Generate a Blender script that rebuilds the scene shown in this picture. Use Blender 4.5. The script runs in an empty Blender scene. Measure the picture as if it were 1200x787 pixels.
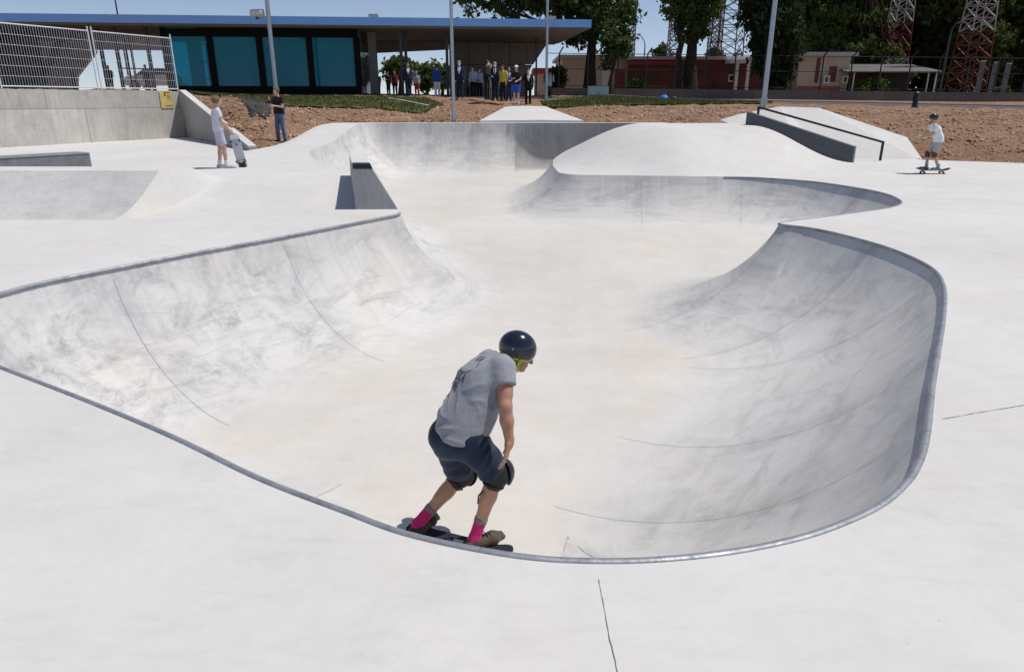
import bpy, math, random
import numpy as np
from mathutils import Vector, Matrix
from mathutils.geometry import delaunay_2d_cdt
from mathutils.bvhtree import BVHTree

random.seed(7); RNG = np.random.default_rng(7)
scene = bpy.context.scene
COL = scene.collection
R = math.radians

# ------------------------------------------------------------------ camera
CAM_H = 1.65; FPX = 800.0; PITCH = math.atan((393.5 - 118) / FPX)
cam_d = bpy.data.cameras.new('camera'); cam_d.sensor_width = 36; cam_d.lens = FPX / 1200 * 36
cam_d.clip_start = .05; cam_d.clip_end = 3000
cam = bpy.data.objects.new('camera', cam_d); COL.objects.link(cam)
cam.location = (0, 0, CAM_H); cam.rotation_euler = (math.pi / 2 - PITCH, 0, 0)
scene.camera = cam

# ------------------------------------------------------------------ sky, sun, exposure
SUN_EL, SUN_AZ = R(65), R(82)          # azimuth clockwise from +Y
world = bpy.data.worlds.new('World'); scene.world = world; world.use_nodes = True
wn = world.node_tree.nodes; wl = world.node_tree.links; wn.clear()
wo = wn.new('ShaderNodeOutputWorld'); wb = wn.new('ShaderNodeBackground'); sk = wn.new('ShaderNodeTexSky')
sk.sky_type = 'NISHITA'; sk.sun_disc = False; sk.sun_elevation = SUN_EL; sk.sun_rotation = SUN_AZ
sk.air_density = 1.0; sk.dust_density = .0; sk.ozone_density = 1.0; sk.altitude = 1800
wb.inputs['Strength'].default_value = .115
wt = wn.new('ShaderNodeMix'); wt.data_type = 'RGBA'; wt.blend_type = 'MULTIPLY'; wt.inputs[0].default_value = 1; wt.inputs[7].default_value = (1.13, .985, .93, 1)   # camera white balance
wc = wn.new('ShaderNodeTexCoord'); wv = wn.new('ShaderNodeVectorMath'); wv.operation = 'ADD'; wv.inputs[1].default_value = (0, 0, .045)
wl.new(wc.outputs['Generated'], wv.inputs[0]); wl.new(wv.outputs[0], sk.inputs['Vector'])
wl.new(sk.outputs[0], wt.inputs[6]); wl.new(wt.outputs[2], wb.inputs['Color']); wl.new(wb.outputs[0], wo.inputs['Surface'])
sun_d = bpy.data.lights.new('sun', 'SUN'); sun_d.energy = 3.75; sun_d.angle = R(.53); sun_d.color = (1, .945, .87)
sun = bpy.data.objects.new('sun', sun_d); COL.objects.link(sun)
SUNV = Vector((math.sin(SUN_AZ) * math.cos(SUN_EL), math.cos(SUN_AZ) * math.cos(SUN_EL), math.sin(SUN_EL)))
sun.rotation_euler = SUNV.to_track_quat('Z', 'Y').to_euler(); sun.location = (20, 5, 40)
vs = scene.view_settings; vs.view_transform = 'Standard'; vs.look = 'None'; vs.gamma = 1; vs.exposure = 0.0
vs.use_curve_mapping = False

# ------------------------------------------------------------------ pixel helpers (photo pixel -> direction)
def ray(px, py):
    u = (px - 600) / FPX; v = (py - 393.5) / FPX
    return Vector((u, math.cos(PITCH) - v * math.sin(PITCH), -math.sin(PITCH) - v * math.cos(PITCH)))
def on_z(px, py, z=0.0):
    d = ray(px, py); t = (z - CAM_H) / d.z; return Vector((d.x * t, d.y * t, z))
def on_y(px, py, y):
    d = ray(px, py); t = y / d.y; return Vector((d.x * t, y, CAM_H + d.z * t))

# ------------------------------------------------------------------ object helpers
def tag(o, label=None, cat=None, group=None, kind=None):
    if label: o['label'] = label
    if cat: o['category'] = cat
    if group: o['group'] = group
    if kind: o['kind'] = kind
    return o
def empty(name, loc=(0, 0, 0), rz=0.0):
    o = bpy.data.objects.new(name, None); COL.objects.link(o); o.location = loc; o.rotation_euler = (0, 0, rz)
    o.empty_display_size = .2; return o
def thing(name, label, cat, loc=(0, 0, 0), rz=0.0, group=None):
    return tag(empty(name, loc, rz), label, cat, group)
def link_mesh(name, me, mat=None, parent=None, world_coords=False):
    if mat is not None: me.materials.append(mat)
    o = bpy.data.objects.new(name, me); COL.objects.link(o)
    if parent is not None:
        o.parent = parent
        if world_coords:
            root = parent
            off = Vector(root.location)
            while root.parent is not None: root = root.parent; off += Vector(root.location)
            o.location = -off
    return o
def mesh_from(name, verts, faces, smooth=False, sharp=None):
    me = bpy.data.meshes.new(name)
    if isinstance(faces, np.ndarray) and isinstance(verts, np.ndarray):
        k = faces.shape[1]; me.vertices.add(len(verts)); me.vertices.foreach_set('co', verts.astype(np.float32).ravel())
        me.loops.add(faces.size); me.loops.foreach_set('vertex_index', faces.astype(np.int32).ravel())
        me.polygons.add(len(faces)); me.polygons.foreach_set('loop_start', np.arange(0, faces.size, k, dtype=np.int32))
        me.update(calc_edges=True); me.validate()
    else:
        me.from_pydata([tuple(v) for v in verts], [], [tuple(f) for f in faces]); me.update()
    if smooth:
        me.polygons.foreach_set('use_smooth', np.ones(len(me.polygons), dtype=bool))
        if sharp: me.set_sharp_from_angle(angle=R(sharp))
    return me

class MB:
    """collects simple shapes of ONE part"""
    def __init__(s): s.v = []; s.f = []
    def add(s, vs_, fs):
        b = len(s.v); s.v += [Vector(v) for v in vs_]; s.f += [tuple(b + i for i in f) for f in fs]; return s
    def box(s, c, d, rz=0.0, rot=None):
        m = rot if rot is not None else Matrix.Rotation(rz, 3, 'Z'); c = Vector(c)
        vs_ = [c + m @ Vector((sx * d[0] / 2, sy * d[1] / 2, sz * d[2] / 2)) for sx in (-1, 1) for sy in (-1, 1) for sz in (-1, 1)]
        return s.add(vs_, [(0, 1, 3, 2), (4, 6, 7, 5), (0, 4, 5, 1), (2, 3, 7, 6), (0, 2, 6, 4), (1, 5, 7, 3)])
    def bar(s, a, b, w, h=None, up=(0, 0, 1)):
        a = Vector(a); b = Vector(b); h = h or w; z = (b - a).normalized(); up = Vector(up)
        if abs(z.dot(up)) > .98: up = Vector((0, 1, 0))
        x = up.cross(z).normalized(); y = z.cross(x)
        vs_ = [p + x * sx * w / 2 + y * sy * h / 2 for p in (a, b) for sx, sy in ((-1, -1), (1, -1), (1, 1), (-1, 1))]
        return s.add(vs_, [(3, 2, 1, 0), (4, 5, 6, 7), (0, 1, 5, 4), (1, 2, 6, 5), (2, 3, 7, 6), (3, 0, 4, 7)])
    def tube(s, pts, r, n=8, cap=True):
        pts = [Vector(p) for p in pts]; rs = r if isinstance(r, (list, tuple)) else [r] * len(pts)
        b = len(s.v); prev = None
        for i, p in enumerate(pts):
            t = (pts[min(i + 1, len(pts) - 1)] - pts[max(i - 1, 0)]).normalized()
            if prev is None: x = t.orthogonal().normalized()
            else: x = (prev - t * prev.dot(t)).normalized()
            prev = x; y = t.cross(x)
            for k in range(n):
                a = 2 * math.pi * k / n; s.v.append(p + (x * math.cos(a) + y * math.sin(a)) * rs[i])
        for i in range(len(pts) - 1):
            for k in range(n):
                k2 = (k + 1) % n; s.f.append((b + i * n + k, b + i * n + k2, b + (i + 1) * n + k2, b + (i + 1) * n + k))
        if cap:
            s.f.append(tuple(b + k for k in reversed(range(n)))); e = b + (len(pts) - 1) * n
            s.f.append(tuple(e + k for k in range(n)))
        return s
    def prism(s, poly, off):
        """polygon (3D points) extruded by vector off"""
        poly = [Vector(p) for p in poly]; off = Vector(off); n = len(poly)
        nr = Vector((0, 0, 0))
        for i in range(n): nr += poly[i].cross(poly[(i + 1) % n])
        if nr.dot(off) > 0: poly = poly[::-1]
        fs = [tuple(range(n)), tuple(reversed(range(n, 2 * n)))]
        for i in range(n):
            j = (i + 1) % n; fs.append((j, i, i + n, j + n))
        return s.add(poly + [p + off for p in poly], fs)
    def lathe(s, prof, c=(0, 0, 0), n=16, rot=None):
        c = Vector(c); b = len(s.v)
        for (r, z) in prof:
            for k in range(n):
                a = 2 * math.pi * k / n; v = Vector((r * math.cos(a), r * math.sin(a), z)); s.v.append(c + (rot @ v if rot is not None else v))
        for i in range(len(prof) - 1):
            for k in range(n):
                k2 = (k + 1) % n; s.f.append((b + i * n + k, b + i * n + k2, b + (i + 1) * n + k2, b + (i + 1) * n + k))
        s.f.append(tuple(b + k for k in reversed(range(n)))); e = b + (len(prof) - 1) * n; s.f.append(tuple(e + k for k in range(n)))
        return s
    def build(s, name, mat, parent=None, smooth=False, world=False, sharp=40, bevel=0.0):
        me = mesh_from(name, s.v, s.f, smooth, sharp); o = link_mesh(name, me, mat, parent, world)
        if bevel:
            m = o.modifiers.new('bevel', 'BEVEL'); m.width = bevel; m.segments = 2; m.limit_method = 'ANGLE'
        return o

# ------------------------------------------------------------------ materials
MATS = {}
def nt(name):
    m = bpy.data.materials.new(name); m.use_nodes = True; t = m.node_tree; t.nodes.clear()
    o = t.nodes.new('ShaderNodeOutputMaterial'); p = t.nodes.new('ShaderNodeBsdfPrincipled'); t.links.new(p.outputs[0], o.inputs['Surface'])
    MATS[name] = m; return m, t, p
def noise(t, vec, scale, detail=4, rough=.55, dist=0.0):
    n = t.nodes.new('ShaderNodeTexNoise'); n.inputs['Scale'].default_value = scale; n.inputs['Detail'].default_value = detail
    n.inputs['Roughness'].default_value = rough; n.inputs['Distortion'].default_value = dist
    if vec is not None: t.links.new(vec, n.inputs['Vector'])
    return n.outputs['Fac']
def ramp(t, fac, stops):
    r = t.nodes.new('ShaderNodeValToRGB'); t.links.new(fac, r.inputs[0]); e = r.color_ramp.elements
    while len(e) < len(stops): e.new(.5)
    for i, (p, c) in enumerate(stops):
        e[i].position = p; e[i].color = (c, c, c, 1) if not isinstance(c, tuple) else (*c, 1)
    return r.outputs[0]
def mixc(t, fac, a, b, mode='MIX'):
    m = t.nodes.new('ShaderNodeMix'); m.data_type = 'RGBA'; m.blend_type = mode
    if isinstance(fac, (int, float)): m.inputs[0].default_value = fac
    else: t.links.new(fac, m.inputs[0])
    for s, v in ((6, a), (7, b)):
        if isinstance(v, tuple): m.inputs[s].default_value = (*v, 1)
        else: t.links.new(v, m.inputs[s])
    return m.outputs[2]
def math_(t, op, a, b):
    m = t.nodes.new('ShaderNodeMath'); m.operation = op
    for i, v in ((0, a), (1, b)):
        if isinstance(v, (int, float)): m.inputs[i].default_value = v
        else: t.links.new(v, m.inputs[i])
    return m.outputs[0]
def bumpn(t, p, h, strength, dist):
    b = t.nodes.new('ShaderNodeBump'); b.inputs['Strength'].default_value = strength; b.inputs['Distance'].default_value = dist
    t.links.new(h, b.inputs['Height']); t.links.new(b.outputs[0], p.inputs['Normal'])
def objco(t, sc=None):
    c = t.nodes.new('ShaderNodeTexCoord').outputs['Object']
    if sc:
        m = t.nodes.new('ShaderNodeMapping'); m.inputs['Scale'].default_value = sc; t.links.new(c, m.inputs[0]); c = m.outputs[0]
    return c
def mat(name, col, rough=.6, metal=0.0, var=.12, scale=6.0, bump=0.0, bscale=60.0, spec=.5, col2=None, coat=0.0):
    if name in MATS: return MATS[name]
    m, t, p = nt(name); c = objco(t); n = noise(t, c, scale, 5, .6)
    lo = tuple(x * (1 - var) for x in col); hi = tuple(min(1, x * (1 + var)) for x in (col2 or col))
    t.links.new(mixc(t, ramp(t, n, [(.3, 0.0), (.7, 1.0)]), lo, hi), p.inputs['Base Color'])
    p.inputs['Roughness'].default_value = rough; p.inputs['Metallic'].default_value = metal
    p.inputs['Specular IOR Level'].default_value = spec; p.inputs['Coat Weight'].default_value = coat
    if bump: bumpn(t, p, noise(t, c, bscale, 4, .6), bump, .01)
    return m
def concrete(name, col, stain=.0, streak=.0, mott=.10, rough=.8, stain_col=(.27, .28, .29), warm=.0, use_color=False, stain_scale=1.1, bump=.25, wall=0.0, trowel=0.0):
    m, t, p = nt(name); c = objco(t); fade = None
    if wall:
        at = t.nodes.new('ShaderNodeAttribute'); at.attribute_name = 'wall_co'; sx_ = t.nodes.new('ShaderNodeSeparateXYZ'); t.links.new(at.outputs['Vector'], sx_.inputs[0])
        fade = ramp(t, sx_.outputs[1], [(.5, 1.0), (.97, 0.0)]); onfloor = ramp(t, sx_.outputs[1], [(.86, 0.0), (.985, 1.0)])
    big = noise(t, c, .45, 5, .55, .3); mid = noise(t, c, 2.3, 7, .62, .4); fine = noise(t, c, 19, 6, .7)
    k = mixc(t, ramp(t, big, [(.32, 0.0), (.68, 1.0)]), tuple(x * (1 - mott) for x in col), tuple(min(1, x * (1 + mott * .6)) for x in col))
    k = mixc(t, 1.0, k, ramp(t, mid, [(.25, 1 - mott * 1.1), (.6, 1.0), (.8, 1 + mott * .2)]), 'MULTIPLY')
    k = mixc(t, 1.0, k, ramp(t, fine, [(.2, 1 - mott * .8), (.55, 1.0)]), 'MULTIPLY')
    if warm:
        wm = noise(t, c, .8, 4, .6, .6)
        k = mixc(t, math_(t, 'MULTIPLY', ramp(t, wm, [(.5, 0.0), (.72, 1.0)]), warm), k, (col[0] * .97, col[1] * .84, col[2] * .68))
    if streak:
        s = noise(t, objco(t, (5.5, 5.5, .55)), 1.5, 7, .68, .5)
        k = mixc(t, math_(t, 'MULTIPLY', ramp(t, s, [(.46, 0.0), (.66, 1.0)]), streak), k, stain_col)
    if stain:
        a = noise(t, c, stain_scale, 9, .7, .9); b = noise(t, c, 8, 8, .78, .6)
        f = math_(t, 'MULTIPLY', ramp(t, a, [(.46, 0.0), (.60, 1.0)] if stain > .7 else [(.52, 0.0), (.66, 1.0)]), ramp(t, b, [(.38, 0.0), (.62, 1.0)]))
        f = math_(t, 'MULTIPLY', f, stain)
        if wall: f = math_(t, 'MULTIPLY', f, math_(t, 'ADD', math_(t, 'MULTIPLY', fade, .9), .1))
        k = mixc(t, f, k, stain_col)
    if trowel:
        tw = noise(t, objco(t, (.9, 3.2, 1)), 1.6, 8, .7, 1.6); k = mixc(t, 1.0, k, ramp(t, tw, [(.3, 1 - trowel), (.5, 1.0), (.72, 1 - trowel * .3)]), 'MULTIPLY')
        sc_ = noise(t, objco(t, (7, 1.1, 1)), 2.2, 9, .8, 2.2); k = mixc(t, math_(t, 'MULTIPLY', ramp(t, sc_, [(.66, 0.0), (.74, 1.0)]), trowel * 1.6), k, (.36, .36, .36))
    if wall:
        def sc3(s):
            m_ = t.nodes.new('ShaderNodeMapping'); m_.inputs['Scale'].default_value = s; t.links.new(at.outputs['Vector'], m_.inputs[0]); return m_.outputs[0]
        swp = noise(t, sc3((.9, 7.5, 0)), 1.3, 8, .68, .9); k = mixc(t, fade, k, ramp(t, swp, [(.28, 1 - .20 * wall), (.52, 1.0), (.8, 1 - .05 * wall)]), 'MULTIPLY')
        run = noise(t, sc3((7, .8, 0)), 1.2, 7, .7, .5); hi_ = ramp(t, sx_.outputs[1], [(.0, 1.0), (.75, 0.0)])
        k = mixc(t, math_(t, 'MULTIPLY', math_(t, 'MULTIPLY', ramp(t, run, [(.46, 0.0), (.7, 1.0)]), hi_), .19 * wall), k, stain_col)
        jn = ramp(t, sx_.outputs[2], [(.0, 1.0), (.10, .75), (.55, 0.0)]); jm = ramp(t, noise(t, sc3((1.4, 3.5, 0)), 1.6, 7, .7, .6), [(.4, 0.0), (.62, 1.0)])
        k = mixc(t, math_(t, 'MULTIPLY', math_(t, 'MULTIPLY', math_(t, 'MULTIPLY', jn, jm), fade), .36 * wall), k, stain_col)
    # pinholes and specks
    v = t.nodes.new('ShaderNodeTexVoronoi'); v.inputs['Scale'].default_value = 9; t.links.new(c, v.inputs['Vector'])
    sp = noise(t, c, 3.1, 3)
    spk = math_(t, 'MULTIPLY', ramp(t, v.outputs['Distance'], [(.018, 1.0), (.05, 0.0)]), ramp(t, sp, [(.58, 0.0), (.62, 1.0)]))
    k = mixc(t, math_(t, 'MULTIPLY', spk, .55), k, (.16, .14, .12))
    if wall:
        wf = noise(t, c, .7, 5, .65, .8); k = mixc(t, math_(t, 'MULTIPLY', onfloor, ramp(t, wf, [(.3, .35), (.7, 1.0)])), k, mixc(t, 1.0, k, (.975, .943, .895), 'MULTIPLY'))
    if use_color:
        oi = t.nodes.new('ShaderNodeObjectInfo'); k = mixc(t, 1.0 if fade is None else fade, k, oi.outputs['Color'], 'MULTIPLY')
    t.links.new(k, p.inputs['Base Color']); p.inputs['Roughness'].default_value = rough; p.inputs['Specular IOR Level'].default_value = .3
    h = math_(t, 'ADD', math_(t, 'MULTIPLY', noise(t, c, 90, 5, .7), .35), math_(t, 'MULTIPLY', noise(t, c, 5, 5, .6), 1.0))
    bumpn(t, p, h, bump, .006)
    return m
CDECK = concrete('deck_concrete', (.645, .634, .608), stain=.16, mott=.06, warm=.30, trowel=.07)
CBOWL = concrete('bowl_concrete', (.645, .634, .61), stain=.5, streak=.0, mott=.07, warm=.3, trowel=.05, wall=1.35, use_color=True, stain_scale=.9)
CFLOOR = concrete('bowl_floor_concrete', (.645, .632, .604), stain=.25, mott=.065, warm=.42, trowel=.06, use_color=True)
CGREY = concrete('grey_concrete', (.47, .465, .45), stain=.35, streak=.25, mott=.16, stain_col=(.2, .2, .2))
CWALL = concrete('retaining_concrete', (.60, .575, .53), stain=.5, streak=.35, mott=.14, stain_col=(.30, .28, .25), use_color=True)
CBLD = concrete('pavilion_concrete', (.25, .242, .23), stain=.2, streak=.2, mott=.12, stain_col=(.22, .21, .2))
STEEL = mat('galvanised_steel', (.42, .45, .48), .38, .85, .16, 14, .1, 80)
def coping_mat():
    m, t, p = nt('worn_steel_coping'); c = objco(t); a = noise(t, c, 5, 8, .75, .8); b = noise(t, c, 38, 5, .7)
    k = mixc(t, ramp(t, a, [(.35, 0.0), (.65, 1.0)]), (.20, .215, .235), (.40, .42, .44)); k = mixc(t, ramp(t, b, [(.55, 0.0), (.7, .7)]), k, (.13, .135, .15))
    r_ = noise(t, c, 1.7, 6, .7); k = mixc(t, ramp(t, r_, [(.70, 0.0), (.76, .6)]), k, (.22, .10, .05)); t.links.new(k, p.inputs['Base Color'])
    t.links.new(ramp(t, a, [(.3, .7), (.7, .35)]), p.inputs['Roughness']); p.inputs['Metallic'].default_value = .45; bumpn(t, p, b, .2, .004); return m
COPING = coping_mat()
WHITEM = mat('white_painted_metal', (.72, .73, .74), .4, .2, .06, 10)
DARKM = mat('dark_painted_metal', (.045, .05, .058), .45, .3, .15, 10)
FRAME = mat('black_frame', (.006, .006, .007), .7, 0, .2, 10, spec=.12)
BLACK = mat('black_metal', (.012, .012, .014), .4, .2, .2, 10)
BJOINT = mat('bowl_joint', (.40, .395, .385), .9, 0, .3, 9)
JOINT = mat('dark_joint', (.22, .215, .21), .9, 0, .3, 20)
def dirt_mat():
    m, t, p = nt('orange_earth'); c = objco(t)
    a = noise(t, c, .5, 6, .65, .5); b = noise(t, c, 6, 8, .75, .3); g = noise(t, c, 30, 6, .8)
    k = mixc(t, ramp(t, a, [(.3, 0.0), (.7, 1.0)]), (.24, .125, .072), (.42, .245, .145))
    k = mixc(t, ramp(t, b, [(.45, 0.0), (.7, 1.0)]), k, (.50, .37, .265))
    k = mixc(t, 1.0, k, ramp(t, g, [(.3, .45), (.6, 1.1)]), 'MULTIPLY')
    t.links.new(k, p.inputs['Base Color']); p.inputs['Roughness'].default_value = .95; p.inputs['Specular IOR Level'].default_value = .1
    bumpn(t, p, math_(t, 'ADD', b, math_(t, 'MULTIPLY', g, .4)), .9, .12); return m
DIRT = dirt_mat()
GRASS = mat('lawn_grass', (.075, .095, .032), .95, 0, .4, 5, .8, 50, .05, (.14, .15, .058))
# ================================================================== THE SKATEPARK GROUND
def S(a, b, x): 
    t = np.clip((x - a) / (b - a), 0, 1); return t * t * (3 - 2 * t)
def lin(a, b, x): return np.clip((x - a) / (b - a), 0, 1)

def z_deck(x, y):
    x = np.asarray(x, float); y = np.asarray(y, float)
    # hump between the two bays, running down to the right behind the ledge
    a_ = lin(1.12, 3.9, x); mx = (.65 * np.sin(a_ * np.pi / 2) + .35 * S(0, 1, a_)) * (1 - S(6.6, 9.7, x))
    yl = 16.45 - .12 * np.clip(x - 1.3, 0, 3) + .36 * np.clip(x - 4.0, 0, 5)
    b_ = lin(yl + .02, yl + 2.9, y); my = (.6 * np.sin(b_ * np.pi / 2) + .4 * S(0, 1, b_)) * (1 - S(21.25, 22.4, y))
    z = 1.02 * mx * my
    # far right deck rises to the back lip
    z = z + np.where(x > -1, .84 * S(21.6, 26.0, y) * (y > 21.4), 0)
    # left: long bank up to the platform
    left = x < -1
    bank = .3 * lin(10.45, 13.3, y)
    strip = .12 * lin(17.4, 18.1, y) * lin(-7.5, -6.9, x) + .42 * S(21, 26.5, y) * lin(-7.6, -7.0, x)
    zl = bank + strip
    # quarter with hip
    hip = lin(-5.40, -5.60, x - (11.15 - np.clip(y, 10, 11.15)) * -.20)
    q = .6 * lin(10.0, 11.1, y) ** 1.5
    q = np.where(y > 11.75, .6 - .3 * S(11.75, 13.4, y), q)
    zq = np.maximum(q, bank)
    zl = zl * (1 - hip) + np.maximum(zq, zl) * hip
    return np.where(left, zl, z)

def catmull(P, closed=True, n=16):
    P = [np.array(p, float) for p in P]; out = []; N = len(P)
    for i in range(N if closed else N - 1):
        p0, p1, p2, p3 = (P[(i + k) % N] if closed else P[min(max(i + k, 0), N - 1)] for k in (-1, 0, 1, 2))
        for j in range(n):
            t = j / n
            out.append(.5 * ((2 * p1) + (-p0 + p2) * t + (2 * p0 - 5 * p1 + 4 * p2 - p3) * t * t + (-p0 + 3 * p1 - 3 * p2 + p3) * t ** 3))
    if not closed: out.append(P[-1])
    return np.array(out)
def resample(P, step, closed=True):
    Q = np.vstack([P, P[:1]]) if closed else P
    d = np.r_[0, np.cumsum(np.linalg.norm(np.diff(Q, axis=0), axis=1))]
    n = max(2, int(round(d[-1] / step))); s = np.linspace(0, d[-1], n + (0 if closed else 1), endpoint=not closed)
    return np.stack([np.interp(s, d, Q[:, k]) for k in range(Q.shape[1])], 1)

LIP_CTRL = [(-4.68, 5.45), (-4.42, 4.98), (-3.95, 4.54), (-3.36, 4.16), (-2.48, 3.63), (-1.77, 3.18), (-1.18, 2.77), (-.72, 2.5), (-.41, 2.33),
    (0, 2.2), (.32, 2.165), (.65, 2.185), (1.0, 2.26), (1.33, 2.39), (1.69, 2.62), (2.05, 3.02), (2.6, 3.88), (3.08, 4.62), (3.51, 5.29), (4.08, 6.24),
    (4.41, 7.04), (4.48, 8.02), (4.28, 8.96), (4.06, 9.4), (3.80, 9.66), (4.02, 9.88), (4.6, 10.2), (5.29, 10.62), (6.1, 11.15), (6.62, 11.7), (6.88, 12.3), (7.02, 13.0), (6.95, 13.77), (6.55, 14.95), (5.9, 15.62),
    (5.29, 15.95), (4.2, 16.1), (3.0, 16.25), (2.0, 16.38), (1.42, 16.5), (1.16, 16.9), (1.12, 17.6), (1.12, 19.2), (1.35, 20.9), (2.4, 22.1), (4.0, 23.3), (5.0, 24.8), (5.2, 26.4), (4.9, 27.2), (4.3, 27.5),
    (2.5, 27.5), (0, 27.5), (-2.5, 27.5), (-4.6, 27.5), (-5.35, 27.3), (-5.6, 26.6), (-5.6, 24), (-5.5, 21), (-5.25, 18.4), (-4.9, 17.3), (-4.2, 16.0), (-3.35, 14.6), (-2.75, 13.3), (-2.35, 12.2), (-1.98, 11.2), (-1.74, 10.64),
    (-1.98, 10.22), (-2.96, 8.72), (-3.65, 7.77), (-4.18, 6.97), (-4.49, 6.46), (-4.65, 5.99)]
LIP = resample(catmull(LIP_CTRL), .06)
NL = len(LIP)
seg = np.roll(LIP, -1, 0) - np.roll(LIP, 1, 0); TAN = seg / np.linalg.norm(seg, axis=1)[:, None]
NRM = np.stack([-TAN[:, 1], TAN[:, 0]], 1)                       # inward (loop runs counter-clockwise)
ARC = np.r_[0, np.cumsum(np.linalg.norm(np.diff(LIP, axis=0), axis=1))]
LIPZ = z_deck(LIP[:, 0], LIP[:, 1])
from mathutils.kdtree import KDTree
KD = KDTree(NL)
for i, p in enumerate(LIP): KD.insert((p[0], p[1], 0), i)
KD.balance()
def lip_query(x, y):
    c, i, d = KD.find((x, y, 0))
    # refine to the neighbouring segments
    best = d
    for j in (i - 1, i):
        a = LIP[j % NL]; b = LIP[(j + 1) % NL]; ab = b - a
        t = min(1, max(0, ((x - a[0]) * ab[0] + (y - a[1]) * ab[1]) / (ab @ ab)))
        q = a + ab * t; best = min(best, math.hypot(x - q[0], y - q[1]))
    return best, i
def inside_poly(px, py, poly):
    r = np.zeros(len(px), bool); n = len(poly)
    for i in range(n):
        x1, y1 = poly[i]; x2, y2 = poly[(i + 1) % n]
        if y1 == y2: continue
        c = ((y1 > py) != (y2 > py)); 
        r ^= c & (px < (x2 - x1) * (py - y1) / (y2 - y1) + x1)
    return r

DEEP, SHALLOW = 1.36, .9
def z_floor(x, y): return -DEEP + (DEEP - SHALLOW) * S(9.6, 13.6, y)
# how upright the wall is along the lip (the far wall turns into an upright wall)
VERT = np.where((LIP[:, 1] > 26.0), S(-.9, 1.2, LIP[:, 0]), 0.0)
VERT = np.where((LIP[:, 1] > 22.5) & (LIP[:, 0] > 2), 1.0, VERT)
KR = 1.3 + .75 * S(-1.5, 1.8, LIP[:, 0]) * (LIP[:, 1] < 9.7) + .55 * (LIP[:, 0] > 1) * (LIP[:, 1] > 9.7)
def wall_prof(i, h):
    v = VERT[i]; Rr = KR[i] * h * (1 - v) + min(.62, .9 * h) * v
    if Rr >= h: return Rr, math.sqrt(max(0, Rr * Rr - (Rr - h) ** 2)), 0.0
    e = .05; return Rr, Rr + e, e
def z_bowl(x, y, d, i):
    L = LIPZ[i]; fz = float(z_floor(x, y)); h = L - fz
    Rr, ext, e = wall_prof(i, h)
    if d >= ext: return fz, False
    if d < e: return L + (fz + Rr - L) * d / e, True
    return fz + Rr - math.sqrt(max(0.0, Rr * Rr - (ext - d) ** 2)), True

# ---- joints between the poured wall panels (arc positions of lip points)
def arc_at(x, y): return lip_query(x, y)[1]
JOINTS = sorted(set([arc_at(*p) for p in [(-4.18, 6.97), (-2.96, 8.72), (-1.76, 10.62), (-4.66, 5.5), (-2.3, 3.5), (-.2, 2.25), (1.33, 2.39), (2.3, 3.4), (3.0, 4.5), (4.3, 6.75), (4.45, 8.3),
    (3.8, 9.66), (6.2, 11.3), (6.95, 13.77), (5.29, 15.95), (3.0, 16.25), (1.16, 16.9), (1.2, 20), (4.3, 23.6), (5.2, 26.4), (3.4, 27.5), (.1, 27.5), (-1.6, 27.5), (-3.2, 27.5), (-4.6, 27.5), (-5.6, 26.0), (-5.55, 23.4), (-5.25, 18.4), (-3.35, 14.6), (-2.35, 12.2)]]))

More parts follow.
